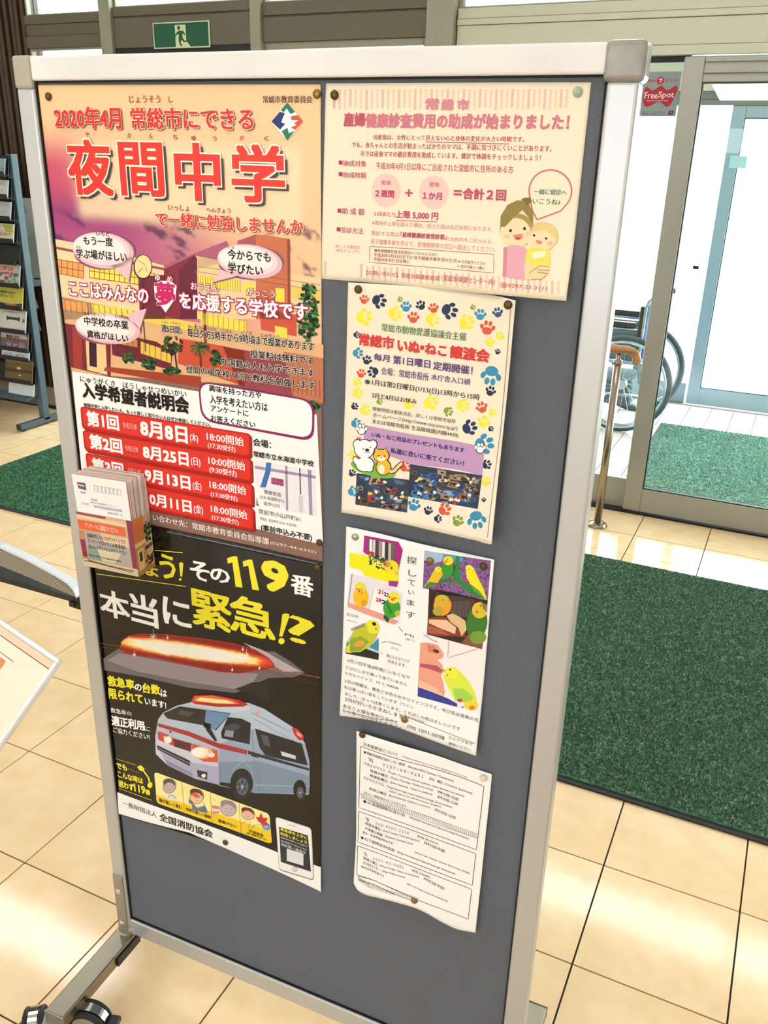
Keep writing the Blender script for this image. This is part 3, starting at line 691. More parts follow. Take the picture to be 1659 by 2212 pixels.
# white panel
pw = pn_
pw.poly(c2, [(100, 447), (480, 505), (880, 572), (1200, 640), (1562, 706), (1600, 1484), (1200, 1388), (560, 1262), (330, 1215), (165, 1190)], 'fdfbf8', 8)
le.text(c2, 160, 512, 800, 700, '入学希望者説明会', K, 13, .05); le.text(c2, 150, 482, 785, 592, 'にゅうがくき　ぼうしゃせつめいかい', K, 13, .012)
le.text(c2, 170, 634, 930, 780, '夜間中学に入学したい人、もっと詳しく知りたい人はぜひ参加してください。', K, 13, .03)
def rrect(u, T, q, r, col, L, n=6):
    """rounded quad through four measured corners"""
    pts = []
    for k in range(4):
        p, a, c = Vector(q[k]), Vector(q[(k-1) % 4]), Vector(q[(k+1) % 4]); ra = min(r, (a-p).length*.49, (c-p).length*.49)
        A, C_ = p+(a-p).normalized()*ra, p+(c-p).normalized()*ra
        for i in range(n+1):
            t = i/n; v = A*(1-t)**2+p*2*t*(1-t)+C_*t*t; pts.append((v.x, v.y))
    u.poly(T, pts, col, L)
rrect(pw, c2, [(852, 500), (1548, 620), (1548, 870), (872, 742)], 85, '8c2a68', 10); rrect(pw, c2, [(862, 512), (1536, 628), (1534, 850), (884, 732)], 78, 'ffffff', 11)
for t in ((920, 532, 1232, 606, '興味を持った方や'), (925, 586, 1270, 688, '入学を考えたい方は'), (930, 648, 1155, 718, 'アンケートに'), (930, 710, 1196, 782, 'お答えください')): le.text(c2, *t, K, 13, .03)
for q in ([(150, 655), (1168, 820), (1170, 965), (162, 790)], [(163, 797), (1173, 968), (1178, 1112), (178, 922)], [(180, 932), (1180, 1118), (1186, 1256), (195, 1060)], [(350, 1090), (1186, 1262), (1192, 1402), (360, 1230)]):
    rrect(pw, c2, [(x+9, y+10) for x, y in q], 24, '8a2a24', 9); rrect(pw, c2, q, 24, 'c2201c', 10); rrect(pw, c2, [(q[0][0]+9, q[0][1]+9), (q[1][0]-10, q[1][1]+7), (q[2][0]-12, q[2][1]-14), (q[3][0]+9, q[3][1]-14)], 18, 'e2372b', 11)
W_ = 'ffffff'
for t in ((188, 682, 383, 800, '第1回'), (510, 758, 790, 856, '8月8日'), (805, 812, 856, 880, '(木)'), (905, 808, 1127, 893, '18:00開始'), (912, 872, 1078, 932, '(17:30受付)'),
          (205, 822, 403, 937, '第2回'), (525, 895, 797, 1006, '8月25日'), (810, 957, 870, 1022, '(日)'), (915, 950, 1136, 1040, '10:00開始'), (922, 1015, 1086, 1080, '(9:30受付)'),
          (220, 962, 412, 1080, '第3回'), (537, 1036, 808, 1146, '9月13日'), (820, 1097, 876, 1168, '(金)'), (922, 1098, 1141, 1182, '18:00開始'), (930, 1165, 1090, 1226, '(17:30受付)'),
          (540, 1172, 815, 1290, '10月11日'), (827, 1238, 886, 1310, '(金)'), (930, 1242, 1148, 1328, '18:00開始'), (936, 1305, 1098, 1365, '(17:30受付)')): le.text(c2, *t, W_, 13, .045 if t[3]-t[1] > 90 else .025)
for t in ((402, 748, 492, 800, '令和元年'), (416, 885, 500, 935, '令和元年'), (432, 1020, 515, 1070, '令和元年')): le.text(c2, *t, 'f6cfc8', 13, .01)
for t in ((1183, 852, 1290, 902, '会場：'), (1185, 922, 1545, 1016, '常総市立水海道中学校'), (1229, 1372, 1534, 1452, '(事前申込み不要)')): le.text(c2, *t, K, 13, .03)
for t in ((1217, 1272, 1465, 1340, '常総市小山戸町61'), (1222, 1318, 1440, 1376, 'TEL 0297-23-1250'), (1250, 1160, 1350, 1190, '関東鉄道'), (1222, 1188, 1370, 1230, '北水海道駅から'), (1245, 1228, 1345, 1258, '徒歩12分')): le.text(c2, *t, '4a4644', 13, .005)
# little map
pw.poly(c2, [(1190, 978), (1556, 1040), (1562, 1312), (1385, 1282), (1200, 1120)], 'f1eef4', 9)
pw.poly(c2, [(1192, 1010), (1556, 1072), (1556, 1088), (1192, 1028)], 'a597b6', 10); pw.poly(c2, [(1373, 1010), (1387, 1012), (1392, 1280), (1380, 1278)], 'a597b6', 10); pw.poly(c2, [(1508, 1034), (1530, 1038), (1537, 1306), (1518, 1303)], 'a597b6', 10)
pw.poly(c2, [(1262, 990), (1292, 995), (1285, 1050), (1258, 1140), (1225, 1140), (1255, 1045)], '3f78bd', 11); pw.line(c2, [(1461, 1025), (1466, 1182)], .0016, '2a2a30', 11); pw.rect(c2, 1455, 1186, 1480, 1290, 'd8d4dc', 11)
pw.rect(c2, 1290, 1080, 1366, 1132, 'c9679a', 11); le.text(c2, 1297, 1084, 1360, 1105, '水海道', '5c1440', 13, .01); le.text(c2, 1297, 1108, 1360, 1130, '中学校', '5c1440', 13, .01)
pw.poly(c2, [(1203, 1195), (1212, 1240), (1225, 1252), (1202, 1248)], '3f78bd', 11)
le.text(c2, 583, 1300, 1278, 1482, 'い合わせ先：常総市教育委員会指導課', 'fdf4ee', 13, .025); le.text(c2, 1285, 1460, 1560, 1540, '(0297-44-6345)', 'fdf4ee', 13, .01)
s1.finish_later = True; SHEETS.append(s1)
# ---- 2. ambulance poster
K0 = '0e0d0c'
s2 = Sheet('ambulance_poster', 'black poster with a blue-white ambulance and yellow emergency headline, lower left of the board', 'poster',
           [(186, 1103), (355, 1138), (528, 1174), (697, 1210)], [(250, 1757), (395, 1800), (545, 1852), (691.5, 1922)],
           bend=lambda u, z: .006*sstep(.50, .39, z)*(.5+.5*math.sin((u+.52)*14)), material='gloss_ink', base=K0, lift=.0008, nx=50, ny=50)
l2 = s2.ink('lettering'); a2 = s2.ink('ambulance_picture'); f2 = s2.ink('footer_print')
YE, WH = 'f5e92c', 'ffffff'
l2.line(c3, [(475, 88), (660, 104)], .0012, YE, 3); l2.line(c3, [(90, 244), (680, 328)], .0012, YE, 3)
for t in ((150, 120, 262, 236, 'び', YE), (250, 140, 350, 246, 'ま', YE), (345, 150, 400, 250, 'し', YE), (410, 180, 498, 268, 'ょ', YE), (503, 108, 615, 288, 'う', YE),
          (708, 150, 838, 300, 'そ', WH), (842, 196, 972, 314, 'の', WH), (1192, 150, 1352, 375, '9', YE), (1380, 240, 1526, 404, '番', WH),
          (105, 338, 312, 562, '本', WH), (308, 365, 500, 606, '当', WH), (525, 392, 716, 612, 'に', WH), (716, 340, 985, 642, '緊', YE), (972, 375, 1270, 692, '急', YE), (1370, 512, 1524, 728, '?', YE)):
    l2.text(c3, *t, 4, .042 if t[4] == '9' else .022 if t[4] == '?' else .03)
for q in ([(955, 140), (1000, 126), (1022, 128), (1058, 335), (1012, 330), (990, 168), (960, 176)], [(1058, 161), (1100, 148), (1122, 150), (1168, 354), (1122, 348), (1096, 190), (1064, 197)],
          [(1322, 512), (1345, 505), (1368, 512), (1362, 545), (1322, 660), (1300, 658), (1312, 590)], [(636, 172), (654, 166), (665, 175), (657, 262), (645, 262)]): l2.poly(c3, q, YE, 4)
l2.ell(c3, 1316, 690, 21, 21, YE, 4); l2.ell(c3, 644, 281, 9, 9, YE, 4)
# warning light, glowing
def glow(a, b):
    d = ((a-.46)/.44)**2*1.0+((b-.5)/.32)**2
    c = mixc('8c1a12', 'e8472a', sstep(1.9, 1.2, d)); n = fbm(a*14, b*9)
    c = mixc(c, 'ffe27a', sstep(1.25, .9, d+.5*(n-.5))); c = mixc(c, 'fffdf0', sstep(1.0, .55, d+.8*(n-.5))); return c
a2.poly(c3, [(95, 830), (235, 740), (1270, 760), (1380, 830), (1470, 900), (1400, 930), (1230, 935), (1120, 985), (1010, 1035), (700, 1000), (400, 930), (120, 880)], '6f676c', 1)
a2.poly(c3, [(160, 820), (240, 770), (940, 900), (1160, 905), (1130, 960), (1010, 1010), (700, 960), (350, 890)], '958a94', 2)
a2.poly(c3, [(1060, 700), (1200, 755), (1330, 830), (1440, 890), (1330, 895), (1265, 850), (1210, 800)], 'b9b0b6', 2)
pts = [(238, 745), (250, 690), (300, 655), (380, 642), (560, 645), (800, 672), (1010, 705), (1140, 745), (1230, 800), (1270, 845), (1255, 872), (1180, 885), (1040, 905), (900, 895), (700, 855), (480, 805), (300, 780)]
a2.poly(c3, pts, 'b8261c', 3)
n = 46
for j in range(1):
    def inside(x, y):
        r = False; k = len(pts)
        for i in range(k):
            (xa, ya), (xb, yb) = pts[i], pts[(i+1) % k]
            if (ya > y) != (yb > y) and x < (xb-xa)*(y-ya)/(yb-ya)+xa: r = not r
        return r
V, Fc, Cc = [], [], []; step = 9
for yy in range(640, 910, step):
    for xx in range(236, 1272, step):
        if all(inside(xx+p, yy+q) for p in (0, step) for q in (0, step)):
            cc = [hx(glow((xx+p-236)/1035, ((yy+q)-(690+(xx-300)*.145))/150+.45)) for p, q in ((0, 0), (step, 0), (step, step), (0, step))]
            P = [s2.at(*c3(xx+p, yy+q), 4) for p, q in ((0, 0), (step, 0), (step, step), (0, step))]
            a2.face_block(P, [(0, 1, 2, 3)], cc)
for (p, q, c) in (((90, 700), (240, 722), 'b8553a'), ((90, 725), (235, 742), '8a3a2a'), ((1080, 840), (1570, 932), 'd8785a'), ((1150, 870), (1570, 985), '8a3a30'), ((95, 610), (300, 650), '5a2418'), ((1270, 862), (1450, 895), 'f0b8a0')): a2.line(c3, [p, q], .0008, c, 5)
for x, y, r in ((465, 660, 22), (340, 780, 12), (1085, 780, 16), (560, 668, 8), (1060, 745, 8), (1170, 870, 7), (990, 880, 8)):
    for k in range(4):
        a = k*math.pi/4; a2.line(c3, [(x-math.cos(a)*r*(2 if k == 2 else 1), y-math.sin(a)*r*(2.2 if k == 2 else 1)), (x+math.cos(a)*r, y+math.sin(a)*r*(1.6 if k == 2 else 1))], .0007, 'fffbe0', 6)
# small dim van roof behind
a2.poly(c3, [(1000, 1010), (1120, 965), (1240, 955), (1230, 1100), (1100, 1030)], '1e1c1f', 2)
# text beside the van
for T_, q, w_, c, bo in ((c3, [(160, 918), (336, 950), (340, 1010), (168, 985)], '救急車', YE, .045), (c3, [(342, 972), (386, 980), (388, 1022), (344, 1016)], 'の', WH, .03), (c3, [(392, 968), (508, 985), (512, 1047), (396, 1030)], '台数', YE, .045),
                      (c3, [(514, 1008), (554, 1016), (557, 1062), (516, 1056)], 'は', WH, .03), (c3, [(168, 1003), (392, 1045), (397, 1108), (174, 1068)], '限られて', YE, .045), (c3, [(408, 1062), (548, 1094), (552, 1140), (412, 1110)], 'います!', WH, .03),
                      (c4, [(180, 85), (318, 112), (322, 143), (184, 118)], '救急車の', WH, .015), (c4, [(188, 138), (402, 178), (404, 238), (192, 204)], '適正利用', WH, .045), (c4, [(404, 208), (444, 216), (446, 246), (406, 240)], 'に', WH, .02), (c4, [(196, 214), (438, 262), (442, 303), (200, 250)], 'ご協力ください!', WH, .015)):
    l2.text4(T_, q, w_, c, 4, bo)
# ambulance
B1, B2_, B3_, B4 = 'b9c6da', '9aabc4', '7f93ad', 'd3d3e6'
A = lambda pts, c, L=3: a2.poly(c4, pts, c, L)
A([(478, 275), (497, 165), (530, 120), (620, 75), (720, 50), (1095, 55), (1200, 95), (1395, 220), (1470, 320), (1500, 440), (1503, 600), (1495, 665), (1150, 655), (985, 618), (900, 600), (745, 560), (560, 470), (482, 395)], B1, 2)
A([(900, 330), (1130, 230), (1470, 330), (1503, 470), (1500, 660), (1140, 655), (900, 605)], B2_, 3); A([(900, 450), (1160, 440), (1500, 540), (1500, 660), (1140, 655), (905, 600)], B3_, 4)
A([(478, 280), (560, 320), (720, 390), (890, 440), (905, 600), (745, 560), (560, 470), (482, 395)], B4, 3); A([(482, 330), (720, 450), (895, 480), (905, 600), (745, 560), (560, 470)], 'aeb0cc', 4)
A([(530, 125), (640, 78), (980, 125), (880, 240), (800, 205), (560, 160)], '24242c', 4); A([(815, 105), (975, 128), (872, 238), (805, 200)], '6d93bd', 5); A([(640, 100), (740, 115), (700, 150), (620, 130)], '4b4636', 5)
A([(960, 150), (1050, 160), (1112, 190), (1105, 330), (920, 290), (915, 250)], '1c1e26', 5); A([(945, 235), (1000, 240), (995, 285), (935, 275)], '8f9aa6', 6); A([(925, 220), (990, 190), (1040, 200), (1040, 220), (1000, 240)], '3f4650', 6)
A([(1140, 225), (1450, 325), (1490, 470), (1210, 405), (1170, 350)], '1d2027', 5); A([(1180, 265), (1225, 275), (1245, 345), (1200, 335)], '49525c', 6); A([(1310, 375), (1410, 405), (1412, 430), (1320, 405)], 'ccd4dc', 6)
A([(495, 190), (700, 245), (890, 320), (1090, 370), (1085, 398), (890, 352), (700, 275), (500, 212)], 'b02a30', 6); A([(1095, 372), (1500, 490), (1500, 505), (1095, 395)], '2a2d38', 6); A([(1115, 385), (1165, 395), (1162, 420), (1115, 408)], '20222a', 7)
A([(800, 185), (830, 195), (890, 305), (875, 310), (820, 240)], '17181e', 7); A([(795, 180), (850, 195), (845, 225), (800, 215)], '14151a', 7)
A([(495, 245), (600, 290), (720, 325), (715, 375), (600, 340), (500, 300)], 'c0392f', 5); A([(600, 295), (715, 325), (712, 378), (605, 345)], '5a1c1c', 6); A([(505, 245), (570, 270), (575, 330), (510, 295)], 'd8452f', 6); A([(535, 275), (578, 287), (575, 320), (538, 310)], 'fff2d8', 7)
A([(720, 325), (890, 370), (895, 450), (800, 445), (720, 400)], 'd8593a', 5)
a2.ell(c4, 790, 385, 72, 42, 'f4b38c', 6); a2.ell(c4, 775, 383, 58, 34, 'fff0dc', 7); a2.ell(c4, 760, 380, 42, 28, 'fffdf8', 8); a2.ell(c4, 852, 400, 22, 16, 'fff0dc', 7); a2.ell(c4, 565, 300, 24, 24, 'fff4e8', 8)
A([(490, 335), (710, 440), (708, 475), (492, 362)], '1c1d26', 6); a2.line(c4, [(492, 350), (708, 458)], .001, 'b7bccd', 7)
A([(755, 500), (825, 515), (822, 565), (762, 545)], '2a2c38', 6); a2.ell(c4, 800, 538, 14, 13, 'fff6e0', 7); A([(545, 430), (720, 520), (730, 545), (560, 465)], '8b8fae', 5)
a2.ell(c4, 580, 245, 10, 13, 'c9c9d6', 8); a2.ell(c4, 580, 245, 7, 10, '8f2a2c', 9)
A([(905, 580), (985, 590), (985, 620), (905, 600)], '1b1d26', 5)
for (x, y, rx, ry) in ((1055, 590, 75, 100), (1440, 630, 42, 65)):
    a2.ell(c4, x-3, y, rx, ry, '0d0d10', 7); a2.ell(c4, x+5, y+25, rx*.72, ry*.72, '23242b', 8); a2.ell(c4, x+2, y+20, rx*.52, ry*.56, '555c6e', 9); a2.ell(c4, x+2, y+20, rx*.36, ry*.42, '343846', 10)
    for k in range(6): a = k*math.pi/3; a2.line(c4, [(x+2, y+20), (x+2+rx*.5*math.cos(a), y+20+ry*.53*math.sin(a))], .0012, '8089a0', 11)
    a2.ell(c4, x+2, y+20, rx*.12, ry*.14, '9aa3b8', 12)
a2.line(c4, [(880, 440), (905, 455), (908, 590)], .0006, '5c6c86', 6); a2.line(c4, [(1120, 235), (1135, 440), (1170, 560), (1165, 640)], .0006, '5c6c86', 6); a2.line(c4, [(1120, 120), (1380, 250)], .0008, '6a7b96', 6); a2.line(c4, [(1130, 160), (1440, 330)], .0006, '6a7b96', 6)
a2.line(c4, [(1140, 600), (1500, 610)], .0008, 'c4cfe0', 6); a2.line(c4, [(990, 500), (1060, 440), (1110, 480), (1130, 560)], .0006, 'c8d2e2', 6)
A([(715, 45), (735, 5), (860, 0), (1040, 35), (1095, 68), (1060, 80), (900, 82), (740, 62)], 'b02a20', 6); A([(728, 40), (745, 12), (860, 8), (1000, 38), (1040, 62), (900, 62), (760, 48)], 'f0703a', 7); A([(745, 38), (780, 18), (960, 38), (1010, 60), (880, 56)], 'ffe9a8', 8)
A([(1385, 222), (1420, 222), (1465, 270), (1462, 305), (1430, 300), (1400, 262)], 'c0392f', 7); A([(1415, 240), (1450, 265), (1450, 285), (1420, 268)], 'f0a890', 8); a2.ell(c4, 1158, 122, 12, 14, 'e8a08a', 8)
A([(720, 50), (1095, 70), (1112, 100), (980, 122), (700, 68)], 'c9d3e2', 5)
# phone notice
l2.line(c4, [(214, 425), (350, 468)], .0008, YE, 3); l2.line(c4, [(236, 622), (455, 702)], .0008, YE, 3)
for q, w_ in (([(218, 450), (288, 468), (292, 506), (222, 490)], 'でも'), ([(226, 504), (395, 556), (398, 594), (232, 548)], 'こんな時は'), ([(232, 566), (334, 596), (336, 644), (236, 608)], '迷わず'), ([(338, 592), (408, 612), (412, 660), (342, 640)], '119'), ([(412, 626), (444, 636), (446, 670), (414, 660)], '番')): l2.text4(c4, q, w_, YE, 4, .04)
for i in range(6): l2.ell(c4, 302+i*13, 494+i*5, 2.6, 2.6, YE, 4, n=8)
l2.line(c4, [(368, 482), (400, 505), (432, 550), (446, 600)], .004, YE, 4); l2.poly(c4, [(358, 478), (384, 468), (408, 492), (396, 510), (372, 502)], YE, 5); l2.poly(c4, [(428, 590), (458, 582), (460, 606), (446, 622), (428, 612)], YE, 5)
# four yellow picture panels
rrect(f2, c10, [(170, 138), (1462, 612), (1492, 950), (200, 488)], 45, 'fdf2a4', 2, 5)
f2.poly(c10, [(193, 395), (1476, 800), (1484, 900), (1482, 938), (1440, 935), (245, 500), (205, 470)], 'f7d21c', 3)
for x, y0, y1 in ((482, 255, 590), (797, 372, 705), (1122, 492, 820)): f2.line(c10, [(x, y0), (x+25, y1)], .0008, '8a6a20', 4)
for t in ((228, 430, 482, 560, '胸が激しく痛む'), (528, 535, 806, 668, '突然の激しい頭痛'), (890, 670, 1095, 765, '意識がない'), (1232, 782, 1398, 872, '交通事故'), (1208, 815, 1435, 912, '(強い衝撃を受けた)')): f2.text(c10, *t, '4a3410', 6, .03)
def face(x, y, rx, ry, skin, hair, hr=20):
    f2.ell(c10, x, y, rx+5, ry+5, '4a3030', 5, rot=hr); f2.ell(c10, x, y, rx, ry, skin, 6, rot=hr)
    f2.ell(c10, x-4, y-ry*.45, rx*1.02, ry*.62, hair, 7, rot=hr); f2.ell(c10, x+4, y+2, rx*.8, ry*.55, skin, 8, rot=hr)
    f2.line(c10, [(x-rx*.4, y-4), (x-rx*.1, y+2)], .0007, '40282a', 9); f2.line(c10, [(x+rx*.25, y+6), (x+rx*.5, y+14)], .0007, '40282a', 9); f2.line(c10, [(x-10, y+ry*.5), (x+14, y+ry*.55)], .0007, '8a3030', 9)
face(345, 300, 68, 78, 'c9b4b4', '57534f'); f2.poly(c10, [(318, 380), (400, 385), (435, 470), (305, 440)], 'f0e8e0', 5); f2.line(c10, [(330, 430), (350, 400), (400, 410), (410, 445)], .0008, '50383a', 9)
face(650, 415, 74, 78, 'f2c8a8', '5a2c1c', 25); f2.poly(c10, [(565, 440), (600, 480), (600, 560), (770, 600), (760, 560), (720, 470), (735, 520), (650, 545), (560, 480)], '5f7196', 10); f2.ell(c10, 640, 400, 52, 22, 'e0603a', 9, rot=25)
face(1005, 550, 88, 82, 'cdbac0', '9b8a9b', 25); f2.poly(c10, [(820, 515), (900, 525), (905, 600), (825, 610)], 'd98a7a', 5); f2.poly(c10, [(820, 545), (905, 560), (905, 585), (820, 580)], 'f0dcd4', 6); f2.line(c10, [(840, 430), (850, 460)], .0006, '8a6a70', 9)
face(1225, 610, 74, 62, 'f0c0a4', '6a3020', 25); f2.poly(c10, [(1310, 640), (1350, 650), (1370, 595), (1390, 655), (1450, 655), (1420, 700), (1470, 740), (1400, 740), (1340, 690)], 'd02a2a', 9)
f2.ell(c10, 1425, 745, 58, 38, '5b9ad0', 8, rot=40); f2.ell(c10, 1425, 745, 32, 20, '8fc0e6', 9, rot=40); f2.line(c10, [(1160, 720), (1200, 690), (1250, 700), (1230, 770)], .0007, '50383a', 9); f2.line(c10, [(1260, 780), (1300, 730), (1370, 735)], .0007, '50383a', 9)
# white footer
f2.poly(c4, [(206, 640), (700, 820), (1288, 1046), (1577, 1146), (1577, 1310), (1560, 1300), (1100, 1090), (700, 915), (218, 785)], 'fbfaf8', 3)
l2.text(c4, 264, 706, 488, 812, '一般財団法人', '2c2826', 6, .012); l2.text(c4, 506, 784, 860, 952, '全国消防協会', '2c2826', 6, .035)
# printed telephone
rrect(f2, c4, [(1274, 806), (1516, 884), (1532, 1236), (1300, 1166)], 26, '8d8d92', 5); rrect(f2, c4, [(1278, 812), (1512, 888), (1526, 1226), (1302, 1158)], 22, 'f4f4f4', 6)
f2.poly(c4, [(1300, 876), (1492, 934), (1512, 1175), (1312, 1110)], '26303c', 7); f2.line(c4, [(1365, 862), (1412, 876)], .0012, '9a9aa0', 8); f2.ell(c4, 1406, 1158, 20, 17, 'b9b9be', 8); f2.ell(c4, 1406, 1158, 15, 12, 'dcdce0', 9)
f2.text(c4, 1310, 886, 1488, 955, '救急車を上手に', 'f2e640', 9, .03); f2.text(c4, 1310, 915, 1485, 985, '利用しましょう', 'f2e640', 9, .03)
for i, q in enumerate(('救急車が必要なときは迷わず', '急な病気やけがのときは', '消防署へ連絡を')): f2.text(c4, 1312, 948+i*22, 1490-i*6, 1004+i*22, q, 'e8ecf0', 9, .01)
f2.poly(c4, [(1352, 1020), (1462, 1055), (1462, 1135), (1352, 1102)], 'dfe2e6', 8)
SHEETS.append(s2)

# ---- 3. cream leaflet about postnatal check-ups
def p3_back(a, b):
    c = hx('f8ead0'); return c
s3 = Sheet('postnatal_checkup_leaflet', 'cream leaflet with pink stripes and a cartoon mother holding her baby', 'leaflet',
           [(704, 180), (890, 179), (1085, 178), (1277, 178)], [(693, 602), (870, 617), (1045, 634), (1223, 650)],
           bend=lambda u, z: .010*sstep(1.45, 1.375, z)*sstep(-.5, -.2, u)+.003*math.sin((u+.35)*20)*sstep(1.5, 1.59, z)*0, fn=p3_back, nx=40, ny=30, lift=.0012)
l3 = s3.ink('lettering'); g3 = s3.ink('decoration'); i3 = s3.ink('mother_and_baby_picture')
PK = 'e9bfb4'; PL = 'efcfbc'
for i in range(44):
    x = 105+i*31.3; c = (PK, PL, 'f0d4b8')[i % 3]; n_ = 3
    y0, y1 = 86, 200+8*math.sin(i*1.3)
    g3.poly(c5, [(x, y0), (x+15, y0), (x+14-i*.15, y1), (x-1-i*.15, y1)], c, 1)
for i in range(40):
    x = 55+i*34.5; y0 = 1080+i*2.9+((i*5) % 3)*4; 
    if 85 < x < 250: continue
    g3.poly(c5, [(x, y0), (x+14, y0), (x+13, y0+80), (x-1, y0+80)], (PK, PL)[i % 2], 1)
P1, P2 = 'd06a8a', 'c24e6a'
for t in ((645, 143, 715, 205, '常'), (738, 148, 800, 207, '総'), (828, 148, 888, 207, '市')): l3.text(c5, *t, 'd68a94', 4, .06)
l3.text(c5, 170, 226, 290, 302, '産婦', P2, 4, .05); l3.text(c5, 297, 228, 1465, 322, '健康診査費用の助成が始まりました！', 'd47a8a', 4, .05)
for t in ((340, 348, 1210, 394, '出産後は、女性にとって見えない心と身体の変化が大きい時期です。'), (215, 392, 1368, 450, 'でも、赤ちゃんとの生活が始まったばかりのママは、不調に気づきにくいことがあります。'), (265, 442, 1305, 502, '市では産後ママの健診費用を助成しています。健診で体調をチェックしましょう！')): l3.text(c5, *t, 'b23a5a', 4, .02)
g3.line(c5, [(640, 392), (1125, 404)], .0007, 'b23a5a', 3)
for x0, y0, x1, y1, q in ((165, 498, 298, 536, '助成対象'), (165, 565, 296, 604, '助成時期'), (158, 776, 288, 812, '助 成 額'), (153, 884, 280, 926, '受診方法')):
    l3.text(c5, x0, y0, x1, y1, q, 'c24a6c', 4, .02); g3.rect(c5, x0-26, y0+1, x0-4, y0+26, 'b8305a', 3)
l3.text(c5, 355, 508, 1145, 575, '平成30年4月1日以降にご出産された常総市に住所のある方', 'c2566e', 4, .015)
g3.ell(c5, 413, 672, 84, 98, 'f8cfc4', 1); g3.ell(c5, 688, 684, 86, 98, 'f8cfc4', 1); g3.rect(c5, 352, 610, 474, 736, 'f8cfc4', 2); g3.rect(c5, 628, 620, 748, 748, 'f8cfc4', 2)
for t in ((385, 612, 442, 642, '産後'), (663, 622, 722, 654, '産後')): l3.text(c5, *t, 'c8607c', 4, .02)
for t in ((352, 672, 458, 712, '２週間'), (626, 684, 734, 726, '１か月')): l3.text(c5, *t, P2, 4, .045)
l3.text(c5, 525, 666, 564, 708, '+', P2, 4, .03); l3.text(c5, 806, 672, 848, 700, '＝', P2, 4, .04); l3.text(c5, 860, 662, 1102, 730, '合計２回', P2, 4, .05)
l3.text(c5, 342, 794, 466, 826, '１回あたり', 'c2566e', 4, .015); l3.text(c5, 470, 792, 712, 842, '上限 5,000 円', P2, 4, .04); g3.line(c5, [(470, 846), (706, 854)], .0007, 'b23a5a', 3)
for t in ((332, 846, 1030, 912, '※費用が上限を超えた場合、超えた額は自己負担になります。'), (328, 906, 500, 942, '受診する際は、'), (760, 940, 1030, 980, 'の太枠内をご記入の上、'), (325, 952, 1045, 1030, '母子健康手帳を添えて、医療機関等の窓口へ提出してください。')): l3.text(c5, *t, 'd27c86', 4, .01)
l3.text(c5, 498, 912, 760, 958, '「産婦健康診査受診票」', 'b23a5a', 4, .035)
g3.line(c5, [(318, 996), (700, 1018), (1036, 1042), (1034, 1150), (700, 1120), (316, 1088)], .0007, 'a8746e', 3, closed=True)
for t in ((346, 1010, 705, 1052, '●産婦健康診査受診票はいつもらえるの？'), (342, 1034, 820, 1088, '平成30年3月31日までに母子健康手帳を受けた方'), (852, 1074, 985, 1105, 'お手続きください'), (342, 1058, 550, 1096, '平成30年4月1日以降に'), (845, 1102, 980, 1132, '母子手帳と一緒に'), (823, 1074, 842, 1092, '→'), (818, 1102, 836, 1118, '→')): l3.text(c5, *t, '9c5a50', 4, .015)
l3.text(c5, 122, 988, 262, 1008, '詳しくは常総市', 'd27c86', 4, .01); l3.text(c5, 122, 1012, 258, 1034, 'HPをチェック♪', 'd27c86', 4, .01)
l3.text(c5, 300, 1132, 720, 1196, '【お問い合わせ】常総市保健推進課', 'c6606a', 4, .015); l3.text(c5, 735, 1158, 1040, 1222, '（常総市保健センター内）', 'c6606a', 4, .015); l3.text(c5, 1070, 1202, 1340, 1256, '☎0297-23-3111', 'c6606a', 4, .015)
# picture
I = lambda pts, c, L=3: i3.poly(c5, pts, c, L)
i3.line(c5, [(1285, 842), (1258, 790)]+[(1362+123*math.cos(math.radians(t)), 675+121*math.sin(math.radians(t))) for t in range(166, 401, 9)]+[(1420, 792)], .0015, 'c8766e', 3, closed=True)
l3.text(c5, 1268, 662, 1456, 702, '一緒に健診へ', '2f7a5c', 4, .02); l3.text(c5, 1262, 718, 1418, 756, 'いこうね♪', '2f7a5c', 4, .02)
i3.ell(c5, 1168, 905, 100, 100, 'ad9550', 3); i3.ell(c5, 1160, 920, 90, 88, 'f6dfb4', 4)
I([(1072, 880), (1075, 820), (1115, 755), (1175, 728), (1235, 745), (1262, 800), (1262, 868), (1235, 825), (1200, 785), (1150, 830), (1098, 885)], '94803c', 5); i3.ell(c5, 1220, 735, 28, 22, '94803c', 4); I([(1200, 720), (1245, 712), (1255, 735), (1225, 760)], '7c6a30', 6)
for x, y in ((1132, 905), (1213, 893)): i3.ell(c5, x, y, 8, 9, '1a1a1a', 6)
I([(1145, 930), (1205, 922), (1200, 950), (1175, 960), (1155, 952)], 'e08c70', 6); i3.ell(c5, 1175, 950, 16, 8, 'c8503c', 7); i3.ell(c5, 1112, 938, 18, 14, 'f4c8a4', 5); i3.ell(c5, 1235, 920, 16, 14, 'f4c8a4', 5)
I([(1140, 960), (1205, 965), (1210, 1010), (1140, 1010)], 'f2d6a8', 3)
I([(1092, 1010), (1140, 985), (1215, 1000), (1240, 1040), (1210, 1190), (1085, 1170), (1100, 1060)], 'e8a8b4', 4); I([(1092, 1000), (1115, 1000), (1108, 1168), (1086, 1168)], 'd98c9c', 5)
i3.ell(c5, 1318, 940, 92, 84, 'ecc982', 3); i3.ell(c5, 1308, 955, 84, 66, 'f6dfb4', 4); I([(1250, 890), (1320, 855), (1395, 890), (1410, 960), (1380, 940), (1330, 900), (1260, 915)], 'ecd08c', 5)
for x, y in ((1268, 932), (1338, 950)): i3.ell(c5, x, y, 7, 7, '1a1a1a', 6)
I([(1278, 958), (1318, 966), (1308, 985), (1282, 978)], 'e08c70', 6); i3.ell(c5, 1360, 978, 16, 12, 'f0b89c', 5)
